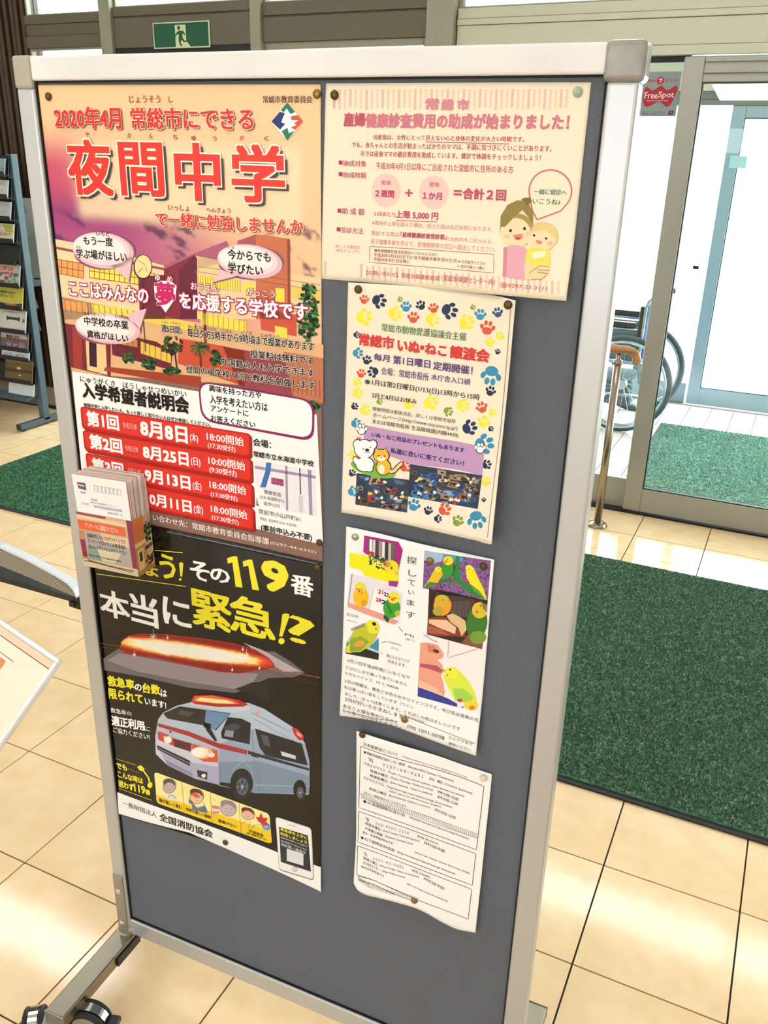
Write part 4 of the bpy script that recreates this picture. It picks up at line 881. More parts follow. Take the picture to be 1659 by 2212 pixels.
I([(1232, 1008), (1300, 1000), (1362, 1025), (1362, 1110), (1320, 1160), (1215, 1150), (1215, 1070)], 'f7e060', 5); I([(1255, 1030), (1332, 1020), (1335, 1055), (1260, 1068)], 'fdf3c8', 6)
I([(1210, 1110), (1240, 1060), (1250, 1120), (1310, 1100), (1350, 1110), (1360, 1130), (1330, 1180), (1290, 1190), (1215, 1185)], 'f4d8a6', 7)
for q in ([(1240, 1150), (1300, 1108), (1350, 1112)], [(1285, 1130), (1355, 1135)], [(1285, 1145), (1350, 1152)], [(1250, 1188), (1310, 1185), (1340, 1160)]): i3.line(c5, q, .0006, '8a6040', 8)
SHEETS.append(s3)

# ---- 4. dog and cat adoption leaflet
s4 = Sheet('pet_adoption_leaflet', 'cat and dog adoption leaflet with coloured paw prints and a purple banner', 'leaflet',
           [(752, 610), (870, 617), (985, 627), (1078, 640), (1114, 649)], [(737.5, 1107), (840, 1125), (950, 1150), (1030, 1168), (1062, 1176)],
           bend=lambda u, z: .004+.007*sstep(-.28, -.255, u)+.010*sstep(1.30, 1.08, z)*(.35+.65*sstep(-.47, -.26, u)), fn=lambda a, b: mixc('f4ead0', 'f7eddb', b), nx=40, ny=40, rot=-.012)
g4 = s4.ink('paw_prints'); l4 = s4.ink('lettering'); i4 = s4.ink('dog_and_cat_picture'); h4 = s4.ink('photo')
def paw(x, y, r, col, rot=0, T=c6, ink=g4, L=1, sq=1.0):
    q = math.radians(rot)
    def R(a, b): return x+a*math.cos(q)-b*math.sin(q)*sq, y+a*math.sin(q)+b*math.cos(q)*sq
    px, py = R(0, r*.35); ink.ell(T, px, py, r*.62, r*.48, col, L, rot=rot)
    for a, b in ((-.72, -.12), (-.28, -.62), (.28, -.62), (.72, -.12)):
        px, py = R(a*r, b*r); ink.ell(T, px, py, r*.24, r*.34, col, L+1, rot=rot+a*30, n=14)
OR, NV_, BL, YL, GN = 'de5a40', '1d3358', '3d93bd', 'f6ea3c', '8ba23a'
for x, y, r, c, ro in ((255, 180, 42, OR, 10), (375, 190, 66, NV_, 110), (550, 178, 26, GN, 60), (600, 240, 48, BL, 0), (722, 228, 44, NV_, -30), (826, 252, 46, OR, -10), (955, 270, 74, NV_, 110), (1150, 245, 26, GN, 70), (1212, 305, 52, BL, 5), (1355, 288, 46, '3a5a92', -10),
                       (250, 325, 74, YL, 80), (505, 295, 66, YL, 100), (660, 330, 52, OR, 5), (812, 345, 62, YL, 100), (1095, 370, 72, YL, 60), (1270, 415, 66, OR, 10), (1290, 530, 45, YL, 0), (1372, 480, 38, YL, 30), (200, 620, 48, BL, 90), (278, 680, 42, NV_, 20),
                       (230, 790, 40, OR, 10), (330, 775, 50, NV_, 250), (195, 860, 40, YL, 30), (200, 950, 50, YL, 90), (175, 1060, 34, NV_, 60), (260, 1090, 50, YL, 70), (1300, 800, 88, BL, 190), (1295, 935, 46, NV_, 20), (1225, 1070, 52, OR, -20), (1240, 1190, 56, YL, 20), (1310, 1110, 36, YL, 60), (800, 1030, 68, YL, 70),
                       (620, 1040, 50, YL, 40), (1065, 1050, 60, YL, 100), (945, 1100, 44, GN, 120), (1120, 1235, 68, NV_, 70), (1298, 1245, 26, NV_, 50), (1240, 1370, 88, BL, 80), (185, 1200, 46, BL, 80), (210, 1345, 34, OR, 0), (160, 1460, 40, YL, 0), (155, 1610, 34, NV_, 40), (160, 1760, 48, BL, 70), (1262, 1540, 44, NV_, 60),
                       (665, 1875, 56, BL, 20), (782, 1920, 40, NV_, 20), (915, 1910, 58, OR, 60), (1025, 2005, 52, GN, 30), (1180, 1990, 82, BL, 170), (860, 1985, 36, NV_, 90), (1255, 1680, 45, YL, 30), (1240, 1830, 22, NV_, 0), (380, 1020, 30, GN, 70), (595, 1555, 55, OR, 60), (1355, 610, 26, NV_, 20), (190, 470, 30, NV_, 90)):
    paw(x, y, r, c, ro)
for t in ((402, 375, 1095, 522, '常総市動物愛護協議会主催', '4a7a3c', .015), (338, 622, 462, 694, '毎月', '5a3a7e', .03), (497, 643, 798, 742, '第1日曜日', '5a3a7e', .03), (828, 688, 1145, 798, '定期開催！', '5a3a7e', .03),
          (398, 734, 785, 850, '会場：常総市役所', '5a3a7e', .02), (810, 790, 1128, 886, '本庁舎入口横', '5a3a7e', .02), (262, 835, 305, 880, '※', '2a2826', .02), (322, 845, 1205, 1008, '1月は第2日曜日(1/13(日)13時から15時', '24282a', .02), (320, 948, 686, 1038, '2月と8月はお休み', '24282a', .025),
          (328, 1062, 1008, 1200, '開催時間は都度決定、詳しくは常総市役所', '3a3c3e', .01), (328, 1118, 1022, 1258, 'ホームページ(http://www.city.joso.lg.jp/)', '3a3c3e', .01), (326, 1175, 1030, 1310, 'または常総市役所 生活環境課(内線4430)', '3a3c3e', .015)):
    l4.text(c6, t[0], t[1], t[2], t[3], t[4], t[5], 6, t[6])
for t in ((216, 458, 498, 588, '常総市'), (535, 508, 710, 618, 'いぬ'), (722, 560, 745, 590, '・'), (762, 540, 930, 645, 'ねこ'), (970, 560, 1280, 695, '譲渡会')): l4.outlined(c6, *t, 'd93a34', 'f7d8c8', .04, 5, .05)
i4.poly(c6, [(262, 1215), (620, 1285), (1000, 1345), (1250, 1395), (1235, 1520), (1228, 1628), (1000, 1575), (640, 1535), (420, 1450), (248, 1360)], 'c39ac6', 4)
l4.text(c6, 318, 1270, 1080, 1440, 'いぬ・ねこ用品のプレゼントもあります', '2a2a66', 7, .03); l4.text(c6, 475, 1405, 1076, 1545, '私達に会いに来てください！', '2a2a66', 7, .035)
for x, y in ((236, 1245), (1212, 1400)):
    for r, c, L in ((58, '1c1c1c', 7), (46, 'ffffff', 9)): 
        i4.ell(c6, x, y+16, r*.62, r*.55, c, L)
        for a, b in ((-.75, -.1), (-.28, -.55), (.3, -.55), (.78, -.05)): i4.ell(c6, x+a*46, y+b*46, r*.26, r*.34, c, L, n=12)
i4.ell(c6, 330, 1575, 190, 62, '7cbc48', 5, rot=15)
# dog
for k, (o_, c, L) in enumerate(((7, '2a2422', 8), (0, 'ffffff', 10))):
    i4.ell(c6, 258, 1410, 78+o_, 75+o_, c, L); i4.ell(c6, 205, 1375, 34+o_, 40+o_, c, L-1, rot=-30); i4.ell(c6, 325, 1375, 32+o_, 38+o_, c, L-1, rot=30)
    i4.ell(c6, 262, 1535, 72+o_, 58+o_, c, L-1); i4.ell(c6, 252, 1568, 26+o_, 22+o_, c, L); i4.ell(c6, 302, 1575, 26+o_, 20+o_, c, L); i4.ell(c6, 190, 1505, 20+o_, 32+o_, c, L-1, rot=-20)
i4.ell(c6, 282, 1418, 17, 13, '1c1c1c', 11); i4.ell(c6, 250, 1408, 5, 6, '1c1c1c', 11); i4.ell(c6, 308, 1395, 5, 6, '1c1c1c', 11); i4.line(c6, [(262, 1435), (285, 1442), (305, 1432)], .0008, '1c1c1c', 11)
# cat
for o_, c, L in ((7, '2a2422', 8), (0, 'f6b93a', 10)):
    i4.ell(c6, 398, 1465, 62+o_, 50+o_, c, L); i4.poly(c6, [(345-o_, 1445), (352, 1400-o_), (392+o_, 1425)], c, L); i4.poly(c6, [(410, 1425), (440, 1402-o_), (452+o_, 1450)], c, L)
    i4.ell(c6, 415, 1560, 58+o_, 62+o_, c, L-1)
i4.line(c6, [(465, 1598), (505, 1590), (530, 1560), (570, 1525)], .0065, '2a2422', 8); i4.line(c6, [(465, 1598), (505, 1590), (530, 1560), (568, 1526)], .004, 'f6d080', 9)
i4.ell(c6, 398, 1488, 34, 20, 'fff3d8', 11); i4.ell(c6, 400, 1575, 26, 40, 'fff3d8', 11)
for x, y in ((378, 1465), (425, 1468)): i4.ell(c6, x, y, 6, 7, '1c1c1c', 12)
i4.ell(c6, 400, 1478, 6, 4, '8a3a2a', 12)
# two photographs: cages and boxes of animals
def photo(quad, seed, n, fur):
    """a crowded photograph of cages and boxes: dark ground, tilted boxes, small animals"""
    R = random.Random(seed)
    def T(a, b):
        (x0, y0), (x1, y1), (x2, y2), (x3, y3) = quad
        return (x0*(1-a)+x1*a)*(1-b)+(x3*(1-a)+x2*a)*b, (y0*(1-a)+y1*a)*(1-b)+(y3*(1-a)+y2*a)*b
    P = lambda pts: [c6(*T(min(max(a, .01), .99), min(max(b, .01), .99))) for a, b in pts]
    h4.grid(c6, quad, 24, 16, lambda a, b: mixc('1c2a44', '3a4a5c', fbm(a*6+seed, b*5)), 2)
    for i in range(n):
        a, b = R.random()*.95, R.random()*.95; w_, h_ = R.uniform(.07, .17), R.uniform(.10, .22); sk = R.uniform(-.04, .04); d = R.uniform(.02, .05)
        c = R.choice(['8a6c4e', 'a5855e', '2f62a8', '4a86c8', '6b5038', '24508c', 'b59a78', '5a6e80', '1a1e26', 'b03a3a'])
        h4.poly(ONE, P([(a, b), (a+w_, b+sk), (a+w_+sk, b+h_), (a+sk, b+h_-sk)]), c, 3+i % 3)
        h4.poly(ONE, P([(a+d, b+d), (a+w_-d*.6, b+sk+d), (a+w_+sk-d*.6, b+h_*.7), (a+sk+d, b+h_*.7-sk)]), R.choice(['14161c', '3a2c22', '2a3c58', '9ab4d0']), 4+i % 3)
    for i in range(fur):
        a, b = R.uniform(.05, .93), R.uniform(.08, .9); x, y = T(a, b); c = R.choice(['efe8dc', 'd8c090', '1a1816', 'c8a070', 'f6f2ec', '4a3a30', 'e8d44a'])
        h4.ell(c6, x, y, R.uniform(10, 20), R.uniform(8, 14), c, 8, n=9); h4.ell(c6, x+R.uniform(-12, 12), y-9, 8, 7, c, 9, n=8)
photo([(192, 1610), (628, 1665), (608, 1935), (182, 1868)], 3, 34, 16); photo([(632, 1535), (1228, 1628), (1190, 1905), (618, 1802)], 8, 60, 34)
# second sheet whose edge shows behind the leaflet at the right
l4.line(c6, [(1462, 262), (1380, 1240), (1270, 2140)], .0009, '8a8578', 3)
SHEETS.append(s4)
# ---- 5. handwritten notice about lost budgerigars
rb = -.022
s5 = Sheet('lost_bird_notice', 'white handwritten notice with photos of yellow and green budgerigars', 'notice',
           [(748, 1137), (850, 1160), (960, 1186), (1068, 1209)], [(733.5, 1546), (800, 1556), (860, 1572), (930, 1598), (1028, 1633)],
           bend=lambda u, z: .003+.008*sstep(.86, .745, z)*(.4+.6*sstep(-.44, -.28, u))+.004*math.exp(-((u+.37)/.05)**2)*sstep(.95, 1.05, z), base='fbfafb', nx=40, ny=40, rot=rb)
h5 = s5.ink('photo'); l5 = s5.ink('handwriting'); w5 = s5.ink('budgerigar_pictures')
Q = lambda pts, c, L=3: w5.poly(c7, pts, c, L)
EY = lambda x, y, r=7, L=9: w5.ell(c7, x, y, r, r, '14140f', L, n=10)
# photo 1: cage with yellow bird close up
h5.poly(c7, [(155, 330), (285, 280), (600, 400), (600, 640), (500, 610), (150, 450)], 'f3f0f6', 1)
Q([(285, 155), (600, 215), (640, 290), (600, 480), (290, 320), (275, 300)], 'b0208a', 2); Q([(318, 180), (575, 232), (565, 420), (315, 330)], '6a5a62', 3)
for i, c in enumerate(('f7f3f6', 'd8d0d4', '4a4048', 'a89a98', 'f4eef4', '3a3038', 'c9bdb8', '6a6a58')):
    x = 335+i*29; Q([(x, 188+i*6), (x+24, 193+i*6), (x+20, 345+i*9), (x-4, 338+i*9)], c, 4)
Q([(320, 295), (380, 310), (375, 350), (320, 330)], 'c23040', 5)
Q([(150, 310), (330, 350), (480, 420), (600, 470), (600, 600), (480, 580), (280, 520), (270, 480), (150, 440)], 'f4ee1e', 4); Q([(510, 570), (600, 575), (585, 630), (510, 615)], 'a03a90', 5)
for i in range(70):
    x, y = 335+random.random()*170, 335+random.random()*110; y += (x-335)*.35-20; w5.ell(c7, x, y, 13, 8, random.choice(['1f3a1c', '3c6a2a', 'f2efc0', '20241c', '6c8a2a']), 6, rot=random.uniform(0, 90), n=8)
w5.ell(c7, 535, 440, 68, 58, 'f1de2c', 7, rot=15); w5.ell(c7, 495, 420, 34, 26, 'e0a050', 8); w5.ell(c7, 480, 415, 14, 12, 'b0487c', 9); EY(538, 452, 9); w5.ell(c7, 585, 500, 20, 16, 'e8c860', 8)
# photo 2: two birds before a calendar
h5.poly(c7, [(150, 505), (420, 560), (640, 690), (605, 975), (440, 925), (130, 805)], 'ece6ef', 1)
h5.poly(c7, [(355, 640), (620, 700), (600, 900), (330, 850)], 'fbf8fa', 2); w5.line(c7, [(175, 505), (140, 775)], .0008, '3a3a44', 3); w5.line(c7, [(372, 640), (330, 830)], .0006, '8a8a98', 3)
Q([(132, 770), (300, 820), (460, 880), (600, 945), (560, 975), (300, 880), (132, 810)], 'e8a294', 3)
for x, y, t, c in ((415, 650, '21', 'c23048'), (468, 675, '22', '2a2a50'), (395, 725, '28', 'c23048'), (445, 745, '2', '2a2a50')): l5.text(c7, x, y, x+42, y+46, t, c, 4, .04)
w5.ell(c7, 254, 720, 70, 92, 'f6c21e', 5, rot=-6); w5.ell(c7, 248, 630, 52, 44, 'f4e23c', 6); w5.ell(c7, 240, 655, 22, 16, 'f0a868', 7); Q([(230, 640), (248, 660), (236, 690)], 'c8604a', 8); w5.line(c7, [(270, 640), (262, 700)], .0008, 'd8603a', 8); EY(215, 642, 5); w5.ell(c7, 285, 775, 25, 30, 'e89a1c', 6)
w5.ell(c7, 538, 822, 78, 92, '3fa03a', 5, rot=5); w5.ell(c7, 556, 728, 56, 52, 'f2df3a', 6); w5.ell(c7, 548, 740, 16, 14, 'e06a40', 7); EY(520, 720, 6); EY(572, 728, 6); w5.ell(c7, 590, 870, 24, 28, 'c8c43a', 6); Q([(470, 880), (520, 920), (500, 960), (460, 910)], '2a5a2c', 4)
for k in range(12): w5.line(c7, [(480+k*4, 770+k*9), (500+k*4, 762+k*9)], .0006, '2a3a1c', 7)
# photo 3: single bird
Q([(118, 1130), (220, 990), (300, 1010), (420, 1110), (415, 1300), (300, 1270), (150, 1250), (112, 1235)], 'c9d4dc', 1); Q([(112, 1190), (180, 1150), (420, 1240), (415, 1300), (115, 1240)], '2a2c2c', 2); Q([(118, 1150), (200, 1080), (230, 1170), (130, 1200)], '5a9a50', 3); Q([(330, 1180), (418, 1100), (416, 1220)], '4a90b8', 3)
Q([(140, 1160), (180, 1040), (280, 970), (340, 935), (410, 955), (425, 1010), (400, 1080), (340, 1170), (250, 1225), (150, 1230)], 'c8c832', 4); Q([(300, 960), (345, 930), (405, 945), (428, 1005), (395, 1060), (330, 1050)], 'f0e63a', 5)
Q([(160, 1100), (260, 1080), (330, 1130), (250, 1215), (150, 1220)], '8fae3a', 5); w5.ell(c7, 240, 1150, 50, 28, 'e8a04a', 6, rot=-15); Q([(355, 955), (385, 950), (400, 975), (370, 985)], '1c1c14', 7); EY(395, 1010, 6)
for k in range(14): w5.line(c7, [(165+k*9, 1010-k*4), (172+k*9, 1030-k*3)], .0007, '2a3a20', 6)
Q([(118, 1185), (150, 1150), (165, 1235), (118, 1230)], 'e8e04a', 5)
# photo 4: three birds, purple background
def purple(a, b):
    n = noise(a*55, b*40); return mixc('5a1c6c', ('b04ab0', 'd8608a', '6aa0d8', '3a1048')[int(n*4) % 4], .55)
h5.grid(c7, [(838, 296), (1448, 388), (1420, 748), (822, 640)], 70, 46, purple, 1)
Q([(838, 300), (1010, 320), (1000, 390), (900, 420), (838, 380)], 'a8c4dc', 2); Q([(1010, 325), (1190, 350), (1185, 400), (1000, 380)], '5aa0c8', 2); Q([(1125, 345), (1160, 350), (1165, 560), (1290, 640), (1420, 750), (1250, 690), (1100, 560)], '2a8a3c', 3); Q([(880, 560), (1100, 560), (1110, 580), (1000, 590), (870, 600)], '2a7a34', 3)
w5.ell(c7, 1050, 460, 58, 88, '3a9a34', 5, rot=8); w5.ell(c7, 1058, 385, 46, 42, 'f2e22e', 6); w5.ell(c7, 1035, 395, 14, 12, 'e0902a', 7); EY(1050, 375, 5); Q([(1100, 420), (1125, 440), (1105, 520)], '2a5a24', 6)
Q([(830, 635), (880, 560), (940, 450), (985, 455), (1010, 510), (960, 590), (870, 625)], 'e8c82a', 5); Q([(830, 638), (880, 580), (960, 590), (900, 630)], '5a8a3a', 6); w5.ell(c7, 965, 465, 30, 26, 'f6e63a', 6); EY(975, 458, 4)
Q([(1215, 450), (1245, 425), (1290, 450), (1340, 560), (1385, 650), (1415, 750), (1360, 700), (1280, 640), (1225, 540)], 'f5e62a', 5); w5.ell(c7, 1248, 455, 32, 30, 'f8f04a', 6); EY(1250, 462, 5); Q([(1215, 470), (1228, 462), (1228, 485)], 'e8b050', 7); Q([(1260, 600), (1340, 660), (1400, 740), (1290, 660)], '6a9a3a', 6)
# photo 5: birds on a hand
Q([(880, 640), (1420, 752), (1368, 1200), (860, 1065)], '3a241e', 1); Q([(940, 670), (1300, 745), (1290, 930), (930, 860)], '4a3c3a', 2)
for i in range(14): w5.line(c7, [(1085+i*13, 760), (1080+i*13, 900)], .0006, '7a6a66', 3)
Q([(930, 650), (1150, 690), (1240, 720), (1000, 700)], '101412', 3)
Q([(875, 910), (1000, 900), (1150, 930), (1225, 990), (1210, 1090), (1120, 1080), (985, 1080), (862, 1062)], '8a4030', 4); Q([(880, 925), (1040, 930), (1130, 1000), (1120, 1060), (990, 1010), (880, 960)], 'f2c8a4', 5); Q([(870, 980), (980, 1010), (1080, 1070), (870, 1050)], 'b0604a', 6)
Q([(1040, 890), (1100, 870), (1160, 900), (1215, 940), (1225, 1020), (1180, 1080), (1150, 1000), (1080, 950)], 'dfc090', 6)
w5.ell(c7, 1005, 800, 82, 92, 'f0a42c', 7, rot=12); w5.ell(c7, 1000, 750, 68, 52, 'd8b43a', 8); w5.ell(c7, 965, 850, 50, 42, 'b8a83a', 8); EY(1010, 745, 6); Q([(1055, 740), (1080, 750), (1062, 765)], 'd88a3a', 9)
w5.ell(c7, 1320, 960, 95, 150, '3f7a2c', 6, rot=8); w5.ell(c7, 1345, 840, 70, 75, 'e0c43a', 7); Q([(1310, 840), (1335, 850), (1320, 880)], 'd05a2a', 9); EY(1355, 800, 7); Q([(1360, 770), (1418, 790), (1412, 860), (1380, 830)], '8a7a4a', 8); w5.ell(c7, 1330, 1090, 75, 60, '7aa03a', 7)
Q([(1240, 1060), (1375, 1130), (1365, 1200), (1180, 1140)], '8a5a40', 5)
# photo 6: face in profile with bird at the lips
Q([(830, 1062), (1060, 1125), (1330, 1195), (1385, 1210), (1345, 1690), (1335, 1790), (1140, 1730), (775, 1635)], 'fbf4f2', 1)
Q([(800, 1140), (880, 1140), (960, 1160), (1015, 1240), (1010, 1280), (955, 1300), (1000, 1340), (1015, 1400), (990, 1440), (1010, 1500), (1025, 1590), (1015, 1650), (900, 1620), (775, 1560)], 'eda68c', 2)
Q([(800, 1330), (950, 1350), (1010, 1395), (985, 1420), (880, 1380), (795, 1360)], 'b8586a', 3); Q([(800, 1345), (1000, 1395), (900, 1370)], '7a2c3c', 4); w5.ell(c7, 945, 1218, 30, 15, '5a2c28', 3, rot=20); Q([(790, 1480), (950, 1560), (1020, 1640), (780, 1570)], 'f4c4a8', 3); Q([(860, 1160), (930, 1170), (960, 1250), (870, 1220)], 'd8846c', 3)
Q([(778, 1548), (900, 1590), (1050, 1650), (1140, 1700), (1138, 1730), (775, 1632)], '3a3f9a', 4)
w5.line(c7, [(1060, 1125), (1052, 1280), (1330, 1195)], .0009, 'c88a7a', 4); w5.line(c7, [(830, 1065), (920, 1120), (960, 1135)], .0008, '4a4450', 4)
Q([(1015, 1400), (1050, 1372), (1120, 1370), (1180, 1420), (1250, 1500), (1300, 1600), (1320, 1680), (1250, 1700), (1120, 1670), (1060, 1560), (1020, 1470)], 'e2ee4e', 4); Q([(1100, 1560), (1200, 1560), (1290, 1640), (1240, 1700), (1120, 1670)], 'a8dc5a', 5); w5.ell(c7, 1085, 1420, 66, 58, 'f4f04a', 5); EY(1075, 1385, 9); EY(1050, 1435, 6); Q([(1012, 1385), (1032, 1392), (1018, 1410)], 'c8a83a', 6)
w5.ell(c7, 1268, 1715, 64, 45, 'f2d83a', 6); w5.ell(c7, 1180, 1700, 40, 45, 'f0eef0', 5); w5.ell(c7, 1165, 1668, 24, 16, 'd8402c', 7); w5.ell(c7, 1275, 1735, 28, 20, 'e8803a', 7); w5.ell(c7, 1190, 1730, 10, 9, '3a9ac8', 7)
# handwriting: title down the middle, paragraphs below
PEN = '4a4a55'
for ch, x, y, sz in (('探', 722, 380, 44), ('し', 728, 500, 36), ('て', 718, 585, 34), ('い', 715, 675, 26), ('ま', 712, 770, 34), ('す', 710, 880, 40)): l5.text(c7, x-sz, y-sz*.9, x+sz, y+sz*1.1, ch, PEN, 5, .0)
for t in ((125, 872, 235, 905, 'おはか'), (122, 925, 225, 962, '森姉'), (660, 1050, 740, 1095, 'Mi'), (665, 1100, 742, 1130, '(みー)'), (510, 1125, 625, 1170, 'MANA'), (530, 1180, 600, 1215, '(マナ)'), (490, 1240, 700, 1330, '頭に小さなリング'), (500, 1290, 670, 1370, 'があります。')): l5.text(c7, *t, PEN, 5, .0)
for q in ([(600, 992), (640, 1040)], [(440, 1140), (495, 1128)], [(435, 1225), (455, 1240)]): l5.line(c7, q, .0007, PEN, 5)
for (x0, y0, x1, y1, t) in ((130, 1290, 700, 1470, '6月11日午後6時頃にいなくなり'), (118, 1355, 680, 1535, 'とびだしまだ帰って来ていません'), (105, 1425, 600, 1550, 'セキセイインコ　Mi と MANA'), (105, 1490, 1330, 1850, '2羽の特徴は、黄色と水色のセキセイインコです。呼び名は英美の名'), (100, 1550, 740, 1730, '私は黒っぽい目をしています（ワイン'),
                            (110, 1600, 1165, 1940, 'おしり、ほっぺは青くします。くちばしの色はオレンジです'), (108, 1660, 640, 1815, '2羽が好いろをまねします'), (90, 1725, 600, 1870, 'あまり人間を怖がりません'), (85, 1772, 640, 1925, 'もう飛べないかもしれません'), (650, 1800, 835, 1885, '見かけた方は'), (680, 1890, 1020, 2035, '090 1091-0098'), (1060, 1995, 1280, 2085, 'エンドウまで'), (1060, 2050, 1260, 2135, '連絡ください')):
    l5.text(c7, x0, y0, x1, y1, t, PEN, 5, .0)
l5.line(c7, [(90, 1765), (380, 1835), (600, 1865)], .0006, PEN, 5); l5.line(c7, [(690, 1825), (1000, 1950), (1300, 2065)], .0006, PEN, 5)
SHEETS.append(s5)

# ---- 6. sheet about Japanese language classes
def b6(u, z):
    return .0055+.009*sstep(.55, .42, z)*(.35+.65*math.sin((u+.45)/.21*math.pi)**2)+.006*sstep(-.40, -.44, u)*sstep(.55, .43, z)+.004*math.sin((u+.45)*26)*sstep(.6, .72, z)
s6 = Sheet('language_class_sheet', 'white text-only list in ruled boxes on wavy paper, lowest sheet on the board', 'notice',
           [(770, 1579), (840, 1602), (930, 1628), (1000, 1652), (1063, 1673)], [(764, 1908), (775, 1925), (800, 1936), (850, 1948), (905, 1965), (960, 1995), (990, 2008), (1027, 2015)],
           bend=b6, base='fbfaf8', nx=50, ny=50, rot=-.03)
l6 = s6.ink('lettering'); r6 = s6.ink('ruled_lines')
def st6(x, y):   # sheet fractions to a point of the photograph's frame along its own edges
    def al(P, a):
        q = a*(len(P)-1); i = min(int(q), len(P)-2); t = q-i; return (P[i][0]*(1-t)+P[i+1][0]*t, P[i][1]*(1-t)+P[i+1][1]*t)
    T_, B_ = al([(770, 1579), (840, 1602), (930, 1628), (1000, 1652), (1063, 1673)], x), al([(764, 1908), (800, 1934), (850, 1948), (905, 1965), (960, 1995), (1027, 2015)], x)
    return T_[0]*(1-y)+B_[0]*y, T_[1]*(1-y)+B_[1]*y
def t6(x0, y0, x1, h, body, bold=.012, c='33312f'):
    l6.text4(st6, [(x0, y0), (x1, y0), (x1, y0+h), (x0, y0+h)], body, c, 3, bold)
def box6(y0, y1, x0=.035, x1=.945): r6.line(st6, [(x0, y0), (x1*.5, y0), (x1, y0), (x1, (y0+y1)/2), (x1, y1), (x1*.5, y1), (x0, y1), (x0, (y0+y1)/2)], .0009, '2c2b2a', 3, closed=True)
box6(.088, .49); box6(.515, .715); box6(.74, .93)
t6(.06, .055, .31, .022, '日本語教室について', .012); t6(.34, .062, .80, .013, '(Classes where you can learn Japanese in the city)', .0)
rows = ((.06, .108, .36, .02, '◆常総市国際交流センター教室'), (.38, .112, .70, .018, '(Ibaraki NPO Center / Commons)'), (.10, .145, .145, .02, 'TEL'), (.22, .145, .48, .02, '０２９７－４４－４２８１'), (.52, .147, .62, .018, '担当：横田'), (.64, .149, .86, .016, '(Yokota) (Japanese)'),
        (.07, .18, .24, .018, '○大人のクラス'), (.26, .182, .80, .015, '(Target: Commons school students, other learners can attend)'), (.12, .212, .26, .018, '毎週火曜日'), (.28, .214, .56, .015, '(Every Tuesday / Daily morning)'), (.60, .212, .76, .018, 'PM10:00-12:00'),
        (.12, .243, .26, .018, '毎週金曜日'), (.28, .245, .56, .015, '(Every Saturday / Open to children)'), (.60, .243, .76, .018, 'AM10:00-12:00'), (.07, .274, .24, .018, '○子どもクラス'), (.26, .276, .72, .015, '(Target: Junior high school students and high school students)'),
        (.28, .302, .64, .013, '(also open to elementary pupils)'), (.12, .328, .26, .018, '毎週土曜日'), (.28, .33, .56, .015, '(Every Saturday / Subject to situation)'), (.60, .33, .76, .018, 'PM14:00-16:00'), (.08, .37, .40, .014, '日にち・時間が変わることがあります'),
        (.07, .425, .40, .02, '◆水海道国際交流の会'), (.43, .43, .88, .016, '(Mitsukaido International Cultural Exchange Association)'), (.10, .53, .14, .018, 'TEL'), (.20, .53, .44, .018, '０９０－４２８０－１１０８'), (.50, .532, .66, .018, '担当 (Kurosu)'),
        (.10, .56, .24, .018, '毎週木曜日'), (.26, .562, .52, .015, '(Every Tuesday / Daily evening time)'), (.56, .56, .72, .018, 'PM7:00-9:00'), (.10, .592, .26, .018, '水海道公民館'), (.28, .594, .48, .015, '(Mitsukaido Community Center)'), (.08, .625, .34, .018, '休み、年末年始は休みです'), (.50, .64, .92, .014, '(New Year holiday: closed, dates may change)'),
        (.06, .665, .36, .02, '◆石下国際友好協会'), (.38, .67, .82, .016, '(Ishige International Cultural Exchange Association)'), (.10, .755, .14, .018, 'TEL'), (.20, .755, .44, .018, '０２９７－４２－３４８１'), (.50, .757, .64, .018, '担当 (Okada)'),
        (.10, .785, .24, .018, '毎週土曜日'), (.26, .787, .56, .015, '(Every Sunday / Open to everyone)'), (.60, .785, .76, .018, 'PM7:00-9:00'), (.10, .815, .26, .018, '石下総合センター'), (.28, .817, .46, .015, '(Ishige Welfare Center)'), (.08, .848, .30, .018, '休みは年末年始です'), (.48, .852, .80, .014, '(New Year holiday: please ask, meeting only)'),
        (.07, .945, .40, .013, 'Please ask by phone in advance'))
for q in rows: t6(*q)
for y in (.405, .945):     # hatched bands across the sheet
    n = 60 if y < .5 else 36
    for i in range(n):
        x = .05+i*(.89/60); r6.line(st6, [(x, y-.012), (x+.012, y+.012)], .0006, '45423f', 3)
    r6.line(st6, [(.05, y-.014), (.05+n*.89/60, y-.014)], .0005, '45423f', 3); r6.line(st6, [(.05, y+.014), (.05+n*.89/60, y+.014)], .0005, '45423f', 3)
SHEETS.append(s6)

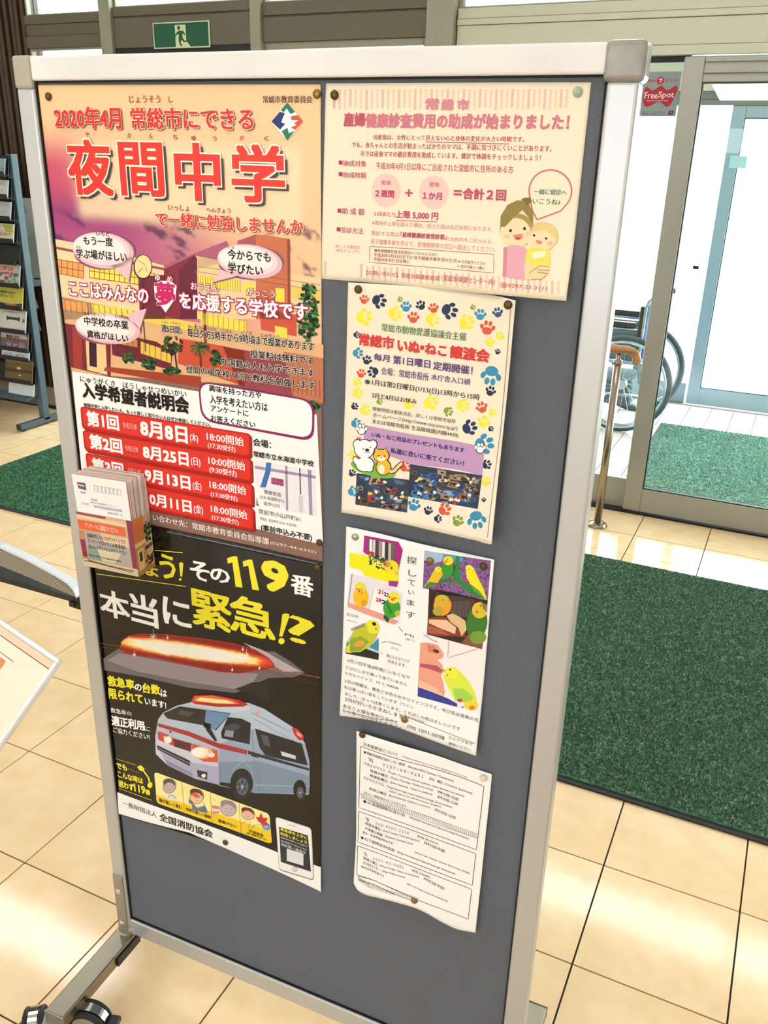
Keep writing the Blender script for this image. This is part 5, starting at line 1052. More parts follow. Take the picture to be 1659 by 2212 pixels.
# ---------------------------------------------------------------- thumbtacks
def tack(x, y, m, label, off, r=.0052):
    u, z = bd(x, y, off+.002)
    o = on_board('thumbtack', u, z, label, 'thumbtack', 'round headed thumbtacks in the notice board')
    o.location = B3(u, z, off)
    obj('head', lathe([(r*.96, -.0), (r, .0005), (r*.92, .0016), (r*.7, .0026), (r*.4, .0032), (r*.05, .0034)], 'y', (0, 0, 0), 20), M[m], o, smooth=True)
    obj('pin', lathe([(.0006, -.0045-off*.6), (.0006, .0005)], 'y', (0, 0, 0), 8), M['chrome'], o)
for x, y, m, off, lb in ((102.5, 208.5, 'brass_d', .0025, 'dark brass thumbtack in the top left corner of the night school poster'), (683, 203, 'brass', .0025, 'shiny brass thumbtack in the top right corner of the night school poster'),
                     (689, 1173, 'brass_d', .0025, 'dark brass thumbtack at the lower right corner of the night school poster'), (685, 1226, 'brass_d', .0018, 'dark brass thumbtack in the top right corner of the ambulance poster'),
                     (485.5, 1821.5, 'brass_d', .0035, 'dark thumbtack in the white footer of the ambulance poster'), (721, 205, 'brass_d', .002, 'dark thumbtack at the top left of the cream postnatal leaflet'),
                     (1247, 198.5, 'tack_green', .002, 'clear green thumbtack at the top right of the cream postnatal leaflet'), (772.5, 625.5, 'brass_d', .0056, 'dark brass thumbtack at the top left of the paw print leaflet'),
                     (1096.5, 659, 'brass_d', .0128, 'dark brass thumbtack at the top right of the paw print leaflet'), (766, 1161, 'nickel', .005, 'pale green-gold thumbtack at the top left of the bird notice'),
                     (928.5, 1212, 'brass', .0068, 'brass thumbtack on the purple bird photo, left one of two'), (1043, 1225, 'brass_d', .005, 'brass thumbtack on the purple bird photo, right one of two'),
                     (872.5, 1556, 'brass', .0102, 'gold thumbtack at the bottom edge of the bird notice'), (781.5, 1589, 'brass_d', .0105, 'dark thumbtack at the top left of the text-only sheet'),
                     (1043.5, 1683, 'tack_white', .008, 'pearly white thumbtack at the top right of the text-only sheet'), (893.5, 1947.5, 'brass', .0145, 'orange brass thumbtack at the bottom edge of the text-only sheet')):
    if m == 'tack_green' and m not in M: M[m] = mat('clear_green_plastic', '9fb79a', .15, coat=.6)
    if m == 'tack_white' and m not in M: M[m] = mat('pearl_white_enamel', 'ddd0c4', .2, coat=.4)
    tack(x, y, m, lb, off)
# ---------------------------------------------------------------- card box with postcards, hung on the left of the board
class Flat:
    """print laid on a flat face: origin, right and up directions, front normal"""
    def __init__(s, root, o, r, up, nrm, w_, h_, material='ink'):
        s.root, s.o, s.r, s.up, s.n, s.w, s.h = root, Vector(o), Vector(r), Vector(up), Vector(nrm), w_, h_; s.rot = 0; s.inks = []; s.flat = True; s.matl = M[material]
    def uz(s, x, y): return x*s.w, (1-y)*s.h
    def pt(s, u, z, L=0): return tuple(s.o+s.r*u+s.up*z+s.n*(L*.00011))
    def at(s, x, y, L=0): u, z = s.uz(x, y); return s.pt(u, z, L)
    def ink(s, name): return Ink(s, name)
    def finish(s):
        for i in s.inks: i.build(s.matl)
bxu, bxz, bw, bh, bdp = -.8945, .9245, .1045, .090, .0405
cb = on_board('card_box', bxu+bw/2, bxz, 'small printed card box filled with postcards, hung at the left edge of the board', 'card box')
cb.location = B3(bxu+bw/2, bxz, .0025); cb.rotation_euler = (0, -.035, BANG)
M['card'] = mat('printed_card', 'e0b07c', .5); M['card_in'] = mat('card_inside', 'c9a684', .7)
t_ = .0012; W2 = bw/2
for nm, bx in (('back_panel', (-W2, W2, -t_, 0, 0, bh+.004)), ('front_panel', (-W2, W2, -bdp, -bdp+t_, 0, bh)), ('side_panel', (-W2, -W2+t_, -bdp+t_, -t_, 0, bh)), ('side_panel', (W2-t_, W2, -bdp+t_, -t_, 0, bh)), ('base_panel', (-W2+t_, W2-t_, -bdp+t_, -t_, 0, t_))):
    obj(nm, box(*bx), M['card'], cb)
FB = Flat(cb, (-W2, -bdp-.0001, 0), (1, 0, 0), (0, 0, 1), (0, -1, 0), bw, bh); fp = FB.ink('front_print'); O = ONE
fp.poly(O, [(0, 0), (1, 0), (1, 1), (0, 1)], 'd8b48c', 0)
fp.poly(O, [(0, 0), (.55, 0), (.52, .05), (0, .04)], '9a5468', 1); fp.poly(O, [(.0, .06), (.95, .04), (.96, .12), (0, .12)], 'e8c8a0', 1); fp.poly(O, [(0, .05), (.9, .1), (.9, .12), (0, .08)], 'f3dcb8', 2)
fp.poly(O, [(.0, .14), (.86, .14), (.86, .3), (.02, .31)], 'e8683a', 3); fp.text(O, .14, .17, .74, .27, 'アンケートに御協力ください', 'fbe2c8', 5, .02)
fp.poly(O, [(.0, .33), (.12, .33), (.12, .9), (.0, .9)], 'c98a5c', 2); fp.poly(O, [(.0, .5), (.09, .5), (.1, .82), (.02, .82)], '8e3450', 3); fp.poly(O, [(.9, 0), (1, 0), (1, 1), (.92, 1)], '8a3a50', 3)
fp.poly(O, [(.1, .32), (.9, .32), (.9, .84), (.1, .84)], 'b4aaa4', 3); fp.poly(O, [(.4, .32), (.9, .32), (.9, .5), (.45, .48)], 'e4c8a4', 4); fp.poly(O, [(.3, .62), (.75, .62), (.6, .84), (.38, .84)], 'dccfb0', 4); fp.poly(O, [(.12, .6), (.3, .6), (.35, .84), (.12, .84)], '8fa294', 4)
for i, q in enumerate(('夜間中学についてのアンケートです', 'アンケートはがきに必要事項を', '記入してポストに入れてください')): fp.text(O, .15, .36+i*.1, .84, .44+i*.1, q, '2a2422', 6, .02)
fp.text(O, .13, .75, .72, .80, 'Please fill in the questionnaire', '2a2422', 6, .02)
fp.poly(O, [(0, .86), (1, .86), (1, 1), (0, 1)], 'd9cfae', 4); fp.poly(O, [(.02, .89), (.95, .9), (.95, .915), (.02, .905)], '7a5a70', 5); fp.poly(O, [(.1, .86), (.9, .93), (.92, .95), (.1, .9)], '8a6a74', 5)
FS = Flat(cb, (W2+.0001, -bdp, 0), (0, 1, 0), (0, 0, 1), (1, 0, 0), bdp, bh); sp = FS.ink('side_print')
sp.poly(O, [(0, 0), (1, 0), (1, 1), (0, 1)], 'cf9560', 0); sp.poly(O, [(0, 0), (.55, 0), (.55, .4), (0, .42)], 'd8824e', 1); sp.poly(O, [(0, .42), (1, .4), (1, .47), (0, .5)], 'efcf9c', 2)
sp.poly(O, [(.1, .55), (.42, .53), (.42, .9), (.1, .93)], 'ecc88e', 2); sp.poly(O, [(.18, .6), (.34, .59), (.34, .76), (.18, .77)], '3c4a30', 3); sp.poly(O, [(.62, .12), (1, .1), (1, .4), (.62, .4)], '9a8058', 2); sp.poly(O, [(.55, .55), (1, .52), (1, .58), (.55, .62)], '5a4030', 3); sp.poly(O, [(0, .93), (1, .9), (1, 1), (0, 1)], 'b48a5c', 3)
for i in range(26): sp.ell(O, random.uniform(.6, .98), random.uniform(.18, .5), .06, .03, random.choice(['3f5a2c', '5a7a3c', '2a3c20']), 4, n=6)
for i in range(20): sp.ell(O, random.uniform(.5, .98), random.uniform(.66, .88), .07, .03, random.choice(['4a5a2c', '8a3a3a', '7a6a3c']), 4, n=6)
SHEETS += [FB, FS]
M['postcard'] = mat('white_postcard', 'f7f4f2', .6); M['postcard_back'] = mat('pink_edged_postcard', 'eec7b4', .6)
cards = [(k, -bdp+.0026+k*.0029) for k in range(13)]
for k, y in cards:
    lab = 'front postcard of the card box, white with a postal code row' if k == 0 else ('rearmost postcard in the card box' if k == 12 else '%s postcard from the front in the card box' % ('', 'second', 'third', 'fourth', 'fifth', 'sixth', 'seventh', 'eighth', 'ninth', 'tenth', 'eleventh', 'twelfth')[min(k, 11)])
    c = on_board('postcard', bxu+bw/2, bxz, lab, 'postcard', 'postcards in the card box')
    dx = random.uniform(-.0008, .0008)+.0002*k; dz = random.uniform(-.0012, .0012)+k*.00015; ti = -.035+random.uniform(-.004, .004)
    c.location = B3(bxu+bw/2+dx, bxz+.0016+dz+.002, .0025); c.rotation_euler = (.02*(1-k/6), ti, BANG)
    obj('card', box(-.050, .050, y, y+.0007, .002, .147), M['postcard'] if k % 3 != 1 else M['postcard_back'], c)
    if k == 0:
        FC = Flat(c, (-.05, y-.0001, .002), (1, 0, 0), (0, 0, 1), (0, -1, 0), .10, .145); cp = FC.ink('print'); g = '8f93a6'
        cp.poly(O, [(.08, .08), (.24, .08), (.24, .16), (.09, .15)], '5f6474', 1); cp.poly(O, [(.10, .10), (.22, .11), (.22, .12), (.10, .115)], 'e8e8ee', 2); cp.rect(O, .12, .18, .22, .20, 'a9adbd', 1)
        for i in range(7): cp.line(O, [(.40+i*.072, .09), (.455+i*.072, .09), (.455+i*.072, .155), (.40+i*.072, .155)], .0007, g, 2, closed=True)
        cp.text(O, .30, .245, .42, .26, '茨城県', g, 2, .0); cp.text(O, .28, .275, .78, .295, '常総市水海道諏訪町３２２２－３', '8488a8', 2, .0); cp.text(O, .34, .31, .86, .34, '常総市教育委員会指導課', '7278a8', 2, .01); cp.text(O, .58, .36, .86, .385, '夜間中学係　行', '7278a8', 2, .01)
        cp.text(O, .10, .30, .24, .325, '差出有効期間', 'a9adbd', 2, .0)
        SHEETS.append(FC)

# ---------------------------------------------------------------- emergency exit sign on the dark panel
ex = empty('exit_sign', (-3.001, 3.9385, 2.01), 0, 'green emergency exit sign with a running figure, above the left of the board', 'exit sign')
bev(obj('backing', box(-.1725, .1725, -.006, 0, 0, .116), mat('pale_green_sign_edge', 'c9d8b8', .4), ex), .002, 2)
FE = Flat(ex, (-.1725, -.0062, 0), (1, 0, 0), (0, 0, 1), (0, -1, 0), .345, .116); es = FE.ink('pictogram'); SHEETS.append(FE)
M['ink_sign'] = M['gloss_ink']; FE.matl = M['gloss_ink']
es.poly(O, [(.02, .05), (.98, .05), (.98, .95), (.02, .95)], '12573f', 1); es.poly(O, [(.40, .12), (.59, .12), (.59, .72), (.66, .95), (.40, .95)], 'd3dfae', 2)
es.ell(O, .468, .235, .026, .075, '12573f', 3)
es.poly(O, [(.47, .33), (.55, .36), (.58, .50), (.565, .52), (.53, .43), (.525, .60), (.56, .72), (.60, .72), (.61, .76), (.545, .78), (.505, .68), (.49, .80), (.52, .90), (.50, .94), (.465, .84), (.455, .66), (.465, .50), (.45, .46), (.425, .50), (.405, .56), (.395, .52), (.42, .42)], '12573f', 3)

# ---------------------------------------------------------------- sticker on the side light
stk = empty('wifi_sticker', (-.662, 3.986, 1.7125), 0, 'grey and red wireless spot sticker on the glass beside the sliding door', 'sticker')
obj('film', box(-.0725, .0725, -.0012, 0, 0, .164), mat('grey_sticker', '8f9a9a', .5), stk)
FK = Flat(stk, (-.0725, -.0014, 0), (1, 0, 0), (0, 0, 1), (0, -1, 0), .145, .164); kk = FK.ink('print'); SHEETS.append(FK); RS = 'b22a36'
pts = []
for i in range(41):     # bow-tie shaped badge with wavy outline
    a = i/40; pts.append((.04+a*.88, .47-.13*math.cos((a-.5)*2*math.pi*1.5)*(.55 if .2 < a < .8 else 1)))
up_ = [(.05, .38), (.10, .33), (.2, .38), (.28, .42), (.36, .38), (.45, .32), (.52, .31), (.60, .37), (.68, .42), (.78, .37), (.88, .31), (.95, .33), (.96, .42), (.90, .55), (.86, .66), (.80, .76), (.72, .79), (.62, .73), (.52, .67), (.42, .68), (.30, .75), (.20, .79), (.10, .76), (.05, .66), (.03, .52)]
kk.poly(O, up_, RS, 1); kk.ell(O, .46, .20, .10, .085, RS, 1)
kk.text(O, .41, .155, .51, .245, 'で', 'f4e8e8', 3, .03); kk.text(O, .10, .17, .34, .23, '無線', RS, 3, .02); kk.text(O, .58, .17, .92, .22, 'ネット', RS, 3, .02)
kk.text(O, .08, .45, .44, .60, 'Free', 'f6e6e6', 3, .02); kk.text(O, .46, .44, .88, .62, 'Spot', 'f6e6e6', 3, .02); kk.text(O, .14, .63, .74, .66, 'WIRELESS INTERNET AREA', 'f0c8c8', 3, .0)
kk.text(O, .06, .885, .70, .92, '無線インターネットが使えます', '3a3c44', 3, .01); kk.text(O, .06, .935, .70, .965, 'お気軽にご利用ください', '3a3c44', 3, .01); kk.poly(O, [(.80, .875), (.93, .865), (.92, .96), (.79, .965)], '4a2a44', 2); kk.poly(O, [(.84, .89), (.90, .885), (.89, .93), (.83, .935)], 'c8506a', 3)

# ---------------------------------------------------------------- handrail beside the door
hr = empty('handrail', (-.643, 3.70, 0), 0, 'steel handrail post with a rounded wooden grip beside the sliding door', 'handrail')
obj('post', tube([(0, 0, .012), (0, 0, .752)], .0165, 20), M['steel'], hr, smooth=True)
obj('base_flange', lathe([(.045, 0), (.045, .004), (.040, .012), (.030, .018), (.0175, .022)], 'z', (0, 0, 0), 28), M['steel'], hr, smooth=True)
obj('collar', lathe([(.0175, .742), (.019, .748), (.019, .760), (.009, .766), (.009, .792)], 'z', (0, 0, 0), 20), M['steel'], hr, smooth=True)
gp = [(-.95, 0, .800), (-.5, 0, .802), (-.05, 0, .806), (.03, 0, .807), (.052, 0, .803), (.068, 0, .792), (.075, 0, .776), (.0755, 0, .755)]
o = obj('wooden_grip', tube(gp, .0175, 16), M['rail_wood'], hr, smooth=True)
obj('post', tube([(-.85, 0, .012), (-.85, 0, .788)], .0165, 16), M['steel'], hr, smooth=True); obj('base_flange', lathe([(.045, 0), (.045, .004), (.040, .012), (.030, .018), (.0175, .022)], 'z', (-.85, 0, 0), 24), M['steel'], hr, smooth=True)

# ---------------------------------------------------------------- wheelchair in the vestibule, facing left
wc = empty('wheelchair', (-.88, 5.56, 0), 0, 'blue wheelchair parked in the entrance vestibule behind the glass', 'wheelchair')
M['wc_blue'] = mat('blue_nylon', '4f6fae', .6); mottle(M['wc_blue'], 14, '3f5c9a', '6f92c6'); M['wc_frame'] = mat('silver_tube', 'aebbc0', .25, metal=.9); M['tyre'] = mat('grey_tyre', '45525a', .7); M['wc_grey'] = mat('grey_cushion', '5b6c72', .7)
R_ = .295
for sy in (-.27, .27):
    c = (0, sy, R_+.0)
    ci = lambda r, n=48, y=0: [(r*math.cos(2*math.pi*k/n), sy+y, R_+r*math.sin(2*math.pi*k/n)) for k in range(n)]
    wl = obj('wheel', tube(ci(R_-.015), .016, 10, closed=True), M['tyre'], wc, smooth=True)
    obj('rim', tube(ci(R_-.036), .010, 8, closed=True), M['wc_frame'], wl, smooth=True)
    obj('hand_ring', tube(ci(R_-.035, y=(-.04 if sy < 0 else .04)), .008, 8, closed=True), M['wc_frame'], wl, smooth=True)
    obj('hub', lathe([(.03, -.025), (.034, 0), (.03, .025)], 'y', (0, sy, R_), 16), M['wc_frame'], wl)
    sk = bmesh.new()
    for k in range(20):
        a = 2*math.pi*k/20; tube([(.03*math.cos(a+.4), sy+(.02 if k % 2 else -.02), R_+.03*math.sin(a+.4)), ((R_-.04)*math.cos(a), sy, R_+(R_-.04)*math.sin(a))], .0016, 5, sk)
    obj('spokes', sk, M['wc_frame'], wl)
    s2_ = sy*.86
    obj('side_frame', tube([(.10, s2_, .30), (.07, s2_, .48), (.075, s2_, .76), (.09, s2_, .80), (.12, s2_, .805)], .012, 10), M['wc_frame'], wc, smooth=True)
    o = obj('push_handle', tube([(.10, s2_, .802), (.17, s2_, .806)], .017, 12), M['black'], wc, smooth=True)
    obj('side_frame', tube([(.08, s2_, .62), (-.20, s2_, .62), (-.25, s2_, .59), (-.26, s2_, .42), (-.30, s2_, .22), (-.36, s2_, .12)], .011, 10), M['wc_frame'], wc, smooth=True)
    obj('side_frame', tube([(.10, s2_, .42), (-.27, s2_, .42)], .011, 8), M['wc_frame'], wc, smooth=True); obj('side_frame', tube([(.10, s2_, .22), (-.28, s2_, .22)], .011, 8), M['wc_frame'], wc, smooth=True)
    bev(obj('armrest', box(-.235, .035, s2_-.022, s2_+.022, .632, .662), M['black'], wc), .008, 3)
    bev(obj('side_guard', box(-.22, .06, s2_-.004, s2_+.004, .44, .60), M['wc_grey'], wc), .004, 2)
    cw = obj('caster_wheel', tube([(-.30+.062*math.cos(2*math.pi*k/24), s2_, .075+.062*math.sin(2*math.pi*k/24)) for k in range(24)], .013, 8, closed=True), M['tyre'], wc, smooth=True)
    obj('caster_fork', tube([(-.30, s2_+.02, .075), (-.285, s2_+.02, .15), (-.275, s2_, .22)], .007, 8), M['wc_frame'], cw); obj('caster_disc', lathe([(.05, -.008), (.05, .008)], 'y', (-.30, s2_, .075), 16), M['wc_grey'], cw)
    bev(obj('footplate', box(-.50, -.34, s2_*.9-.07, s2_*.9+.07, .10, .115), M['black'], wc), .004, 2)
bev(obj('seat', box(-.26, .09, -.215, .215, .405, .45), M['wc_blue'], wc), .015, 3)
bk = bmesh.new(); n = 10
prof = []
for i in range(n+1):
    a = i/n; y = -.225+.45*a; s_ = math.sin(math.pi*a); prof.append((.065+.035*s_, y))
A_ = [[bk.verts.new((x+dx+.02*(z-.45), y, z-.03*(1-math.sin(math.pi*i/n))*(1 if z > .75 else 0))) for i, (x, y) in enumerate(prof)] for dx, zs in ((0, (.45, .62, .79)), (.022, (.79, .62, .45))) for z in zs]
for a, c in zip(A_, A_[1:]+A_[:1]):
    for i in range(n): bk.faces.new((a[i], a[i+1], c[i+1], c[i]))
bk.faces.new([r[0] for r in A_]); bk.faces.new([r[-1] for r in A_][::-1])
obj('backrest', bk, M['wc_blue'], wc, smooth=True)
bev(obj('backrest_pad', box(.045, .07, -.245, -.21, .58, .76), M['black'], wc), .008, 2); bev(obj('backrest_pad', box(.045, .07, .21, .245, .58, .76), M['black'], wc), .008, 2)
bev(obj('storage_pouch', box(-.22, .05, -.19, .19, .14, .30), M['wc_grey'], wc), .02, 3)
obj('cross_brace', tube([(-.1, -.22, .2), (-.1, .22, .41)], .009, 8), M['wc_frame'], wc); obj('cross_brace', tube([(-.08, .22, .2), (-.08, -.22, .41)], .009, 8), M['wc_frame'], wc)

# ---------------------------------------------------------------- green mats
def mat_thing(x0, x1, y0, y1, label, tuft, dens, cols, name='entrance_mat'):
    cx_, cy_ = (x0+x1)/2, (y0+y1)/2; e = empty(name, (cx_, cy_, 0), 0, label, 'mat'); hx_, hy_ = (x1-x0)/2, (y1-y0)/2
    k = 'mat_base_%s' % cols[0]
    if k not in M: M[k] = mottle(mat('green_mat_base', cols[0], .95), 60, cols[0], cols[1], bump=.6, bscale=220)
    bev(obj('border', box(-hx_, hx_, -hy_, hy_, .0, .006), M['rubber'], e), .002, 2)
    obj('pile_base', box(-hx_+.018, hx_-.018, -hy_+.018, hy_-.018, .006, .010), M[k], e)
    if tuft:
        w_, h_ = 2*hx_-.04, 2*hy_-.04; n = int(w_*h_*dens); px_ = rng.uniform(-w_/2, w_/2, n); py_ = rng.uniform(-h_/2, h_/2, n); an = rng.uniform(0, 6.283, n); wd = tuft*.45; hh = rng.uniform(.6, 1.1, n)*tuft
        lx, ly = rng.uniform(-1, 1, n)*tuft*.6, rng.uniform(-1, 1, n)*tuft*.6
        V = np.empty((n, 3, 3), np.float32); V[:, 0] = np.stack([px_-np.cos(an)*wd, py_-np.sin(an)*wd, np.full(n, .0098)], 1); V[:, 1] = np.stack([px_+np.cos(an)*wd, py_+np.sin(an)*wd, np.full(n, .0098)], 1); V[:, 2] = np.stack([px_+lx, py_+ly, .010+hh], 1)
        me = bpy.data.meshes.new('pile'); me.vertices.add(3*n); me.vertices.foreach_set('co', V.ravel()); me.loops.add(3*n); me.loops.foreach_set('vertex_index', np.arange(3*n, dtype=np.int32)); me.polygons.add(n)
        me.polygons.foreach_set('loop_start', np.arange(0, 3*n, 3, dtype=np.int32)); me.update(calc_edges=True)
        c0, c1_, c2_ = (np.array(lin(c)) for c in cols[2:5]); t = rng.random((n, 1)); cc = np.where(t < .5, c0, np.where(t < .85, c1_, c2_)); cc = np.repeat(cc, 3, 0)
        at = me.color_attributes.new('Col', 'FLOAT_COLOR', 'POINT'); at.data.foreach_set('color', np.concatenate([cc, np.ones((3*n, 1))], 1).astype(np.float32).ravel())
        o = obj('pile', me, M['turf'], e, kind='stuff')
    return e
M['turf'] = mat('green_turf_fibre', 'ffffff', .7, spec=.3); N, L, b_ = nodes(M['turf']); a_ = N.new('ShaderNodeVertexColor'); a_.layer_name = 'Col'; L.new(a_.outputs[0], b_.inputs['Base Color'])
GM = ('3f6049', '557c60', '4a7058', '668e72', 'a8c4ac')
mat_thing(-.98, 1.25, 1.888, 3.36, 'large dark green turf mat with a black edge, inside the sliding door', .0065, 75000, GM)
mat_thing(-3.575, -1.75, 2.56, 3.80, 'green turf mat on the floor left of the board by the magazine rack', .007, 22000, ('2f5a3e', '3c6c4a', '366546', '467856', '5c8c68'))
mat_thing(-.655, 1.2, 4.30, 5.60, 'pale lit green turf mat on the vestibule floor behind the glass', .008, 28000, ('64877a', '7a9c8c', '6f9484', '86aa98', 'b2ccbe'))  # daylight and haze on this mat are painted in as paler pile colours
# ---------------------------------------------------------------- magazine rack at the left
rk = empty('magazine_rack', (-3.95, 3.66, 0), 0, 'blue-grey steel magazine rack with tilted pockets at the left edge', 'rack')
RW = 1.0
def rb_(x0, x1, y0, y1, z0, z1, nm, m='rack', par=None): return bev(obj(nm, box(x0, x1, y0, y1, z0, z1), M[m], par or rk), .002, 2)
for x in (0, -RW):
    rb_(x-.028, x+.012, -.022, .022, .03, 1.50, 'upright'); f = rb_(x-.022, x+.012, -.20, .24, .012, .045, 'foot')
    obj('end_plug', box(x-.022, x+.012, -.204, -.2, .012, .045), M['black'], f); obj('levelling_foot', lathe([(.012, 0), (.012, .006), (.004, .006), (.004, .012)], 'z', (x-.005, -.17, 0), 12), M['black'], f); obj('levelling_foot', lathe([(.012, 0), (.012, .006), (.004, .006), (.004, .012)], 'z', (x-.005, .21, 0), 12), M['black'], f)
rb_(-RW+.012, -.028, -.02, .02, .12, .165, 'crossbar'); rb_(-RW+.012, -.028, -.015, .015, 1.44, 1.48, 'crossbar')
# pockets: front ones face the viewer, rear ones show as dark triangles behind the upright
tops = [1.488, 1.395, 1.285, 1.168, 0, .945, .835, .725, .585, .470, .375]
hts = [.118, .125, .115, .125, .11, .115, .12, .13, .12, .12, .125]
pk = []
zb_ = [1.40, 1.285, 1.172, 1.055, .94, .815, .690, .556, .452, .398, .262]
for z in zb_:
    z -= .008
    b_ = prism([(-.028, z+.10), (-.024, z+.10), (-.046, z), (-.076, z-.004), (-.082, z+.022), (-.078, z+.022), (-.073, z), (-.050, z+.003)], -RW+.014, .004, plane='yz'); obj('pocket', b_, M['rackd'], rk)
for i in range(6):
    z = 1.05+.215-.13*i*1.0-.06; b_ = prism([(.023, z+.11), (.023, z), (.062, z-.01), (.066, z+.0)], -RW+.014, -.014, plane='yz'); obj('rear_pocket', b_, M['rackd'], rk)
obj('rear_shelf', box(-.05, -.012, .022, .10, .80, .835), M['rackd'], rk)
# brochures: one stack per pocket at the visible right end, faces printed
BRO = [('blue-grey photo brochure in the top pocket of the rack', '8ba0ac', '5f7888', 'plain'), ('grey-white brochure with small dark print, second pocket from the top', 'c3c6c2', '8a8e8c', 'a'), ('grey brochure with a thin red line of print, third pocket', 'b9bab6', 'a04a48', 'b'),
       ('pale green and yellow brochure with red lettering, fourth pocket', 'c9ccb4', 'a8b04a', 'c'), ('pink and green brochure under an orange-red title, in the middle of the rack', 'b9b4b0', 'c8502c', 'd'), ('yellow brochure with black lettering and a blue foot', 'c3b64a', '2c3c6a', 'e'),
       ('white brochure with a dark ribbon picture below the yellow one', 'cfcdc8', '3a3836', 'f'), ('dark photo brochure with red and blue lettering', '6a625c', '9a3a34', 'g'), ('white lettered brochure above the brown picture one', 'd3d8e0', '44507a', 'h'), ('brown dusk picture brochure in the lowest pocket', '6a5a38', 'd8b878', 'i')]
quads = [(.338, .375), (.382, .425), (.428, .472), (.478, .523), (.572, .618), (.618, .665), (.672, .722), (.732, .765), (.768, .79), (.795, .838)]
zt = [1.480, 1.372, 1.262, 1.148, .930, .806, .678, .545, .452, .395]
zb = [1.40, 1.285, 1.172, 1.055, .815, .690, .556, .452, .398, .262]
for i, (lb, c1_, c2_, k) in enumerate(BRO):
    for j, xo in enumerate((-.104, -.40)):
        h_ = (zt[i]-zb[i])*(.8 if k == 'h' else .94 if k == 'i' else 1); w_ = .215
        lab = lb if j == 0 else None
        if j == 1: continue
        e = empty('brochure', (-3.95+xo-.002, 3.66-.066, zb[i]-.004), 0, lab, 'brochure', 'brochures in the magazine rack', rot=(math.radians(-13), 0, 0))
        M['bro%d' % i] = mat('brochure_cover', c1_, .4)
        st_ = obj('pages', box(-w_/2, w_/2, -.007, -.001, 0, h_*1.02), M['bro%d' % i], e)
        F = Flat(e, (-w_/2, -.0072, 0), (1, 0, 0), (0, 0, 1), (0, -1, 0), w_, h_*1.02); pr = F.ink('cover_print'); SHEETS.append(F)
        pr.poly(O, [(0, 0), (1, 0), (1, 1), (0, 1)], c1_, 0)
        if k in 'plain':
            pass
        if k == 'plain':
            for q in range(30): pr.ell(O, random.random()*.9+.05, random.random()*.8+.1, .05, .04, random.choice([c2_, '6f8a9a', 'a8b8c0']), 1, n=8)
        if k in ('a', 'b'):
            pr.text(O, .35, .55, .85, .66, '図書館だより' if k == 'a' else '広報　じょうそう', c2_, 2, .02); pr.rect(O, .6, .1, .9, .3, 'a9aca8', 1); pr.rect(O, .2, .8, .95, .84, 'a0a29e', 1)
        if k == 'c':
            pr.poly(O, [(.6, .05), (.95, .05), (.98, .5), (.75, .45)], c2_, 1); pr.text(O, .25, .35, .75, .5, 'キャンペーン', '3a4a3a', 2, .02); pr.text(O, .3, .52, .9, .66, '参加者募集中', 'b83a4a', 2, .02); pr.rect(O, 0, .85, 1, 1, '4a5a4a', 1)
        if k == 'd':
            pr.rect(O, 0, .12, .75, .30, c2_, 1); pr.text(O, .1, .14, .7, .28, '防災のしおり', 'e8c8b8', 2, .03)
            for q in range(40): pr.ell(O, random.random(), .4+random.random()*.55, .07, .06, random.choice(['c8606a', '4f9a84', 'd8b0b0', 'a8506a']), 1, n=8)
        if k == 'e':
            pr.poly(O, [(0, .75), (.6, .8), (1, .72), (1, 1), (0, 1)], c2_, 1); pr.poly(O, [(.4, .78), (.8, .8), (.7, 1), (.35, 1)], 'b86a3a', 2); pr.text(O, .2, .2, .75, .34, '健康診断のお知らせ', '2a2a1c', 3, .03); pr.text(O, .2, .38, .7, .5, '受付はこちら', '2a2a1c', 3, .03)
        if k == 'f':
            pr.text(O, .2, .06, .75, .16, 'まちの案内マップ', c2_, 3, .02); pr.poly(O, [(.3, .3), (.4, .34), (.7, .34), (.8, .3), (.78, .52), (.68, .46), (.4, .46), (.32, .52)], c2_, 2); pr.ell(O, .92, .45, .05, .1, '8a6a50', 2); pr.rect(O, 0, .85, 1, 1, 'a8a6a2', 1)
        if k == 'g':
            pr.poly(O, [(0, 0), (.9, 0), (1, .3), (0, .35)], 'b8b4b4', 1); pr.text(O, .2, .15, .7, .35, '観光', '2a2422', 3, .03); pr.text(O, .3, .4, .95, .6, 'きぬがわ', c2_, 3, .04); pr.text(O, .2, .65, .9, .85, '水と緑', '7a94b8', 3, .04)
        if k == 'h': pr.text(O, .1, .3, .85, .7, 'おくらし・みずうみ', c2_, 3, .03)
        if k == 'i':
            pr.poly(O, [(0, 0), (1, 0), (1, .12), (0, .14)], '8a7444', 1); pr.ell(O, .5, .38, .05, .04, 'f4dca0', 3); pr.ell(O, .5, .38, .1, .08, 'b88a4a', 2); pr.poly(O, [(0, .45), (1, .4), (1, .55), (0, .6)], '4a3a24', 2); pr.ell(O, .55, .7, .04, .03, 'e8d8a0', 3)
M['sheetw'] = mat('white_leaflet', 'ccd4dc', .5); e = empty('brochure', (-3.95-.104, 3.66-.062, .180), 0, 'blank pale blue sheet at the foot of the rack', 'brochure', 'brochures in the magazine rack', rot=(math.radians(-13), 0, 0)); obj('pages', box(-.1, .1, -.006, 0, 0, .068), M['sheetw'], e)
rb_(-RW+.012, -.028, -.10, .0, .158, .172, 'bottom_shelf')

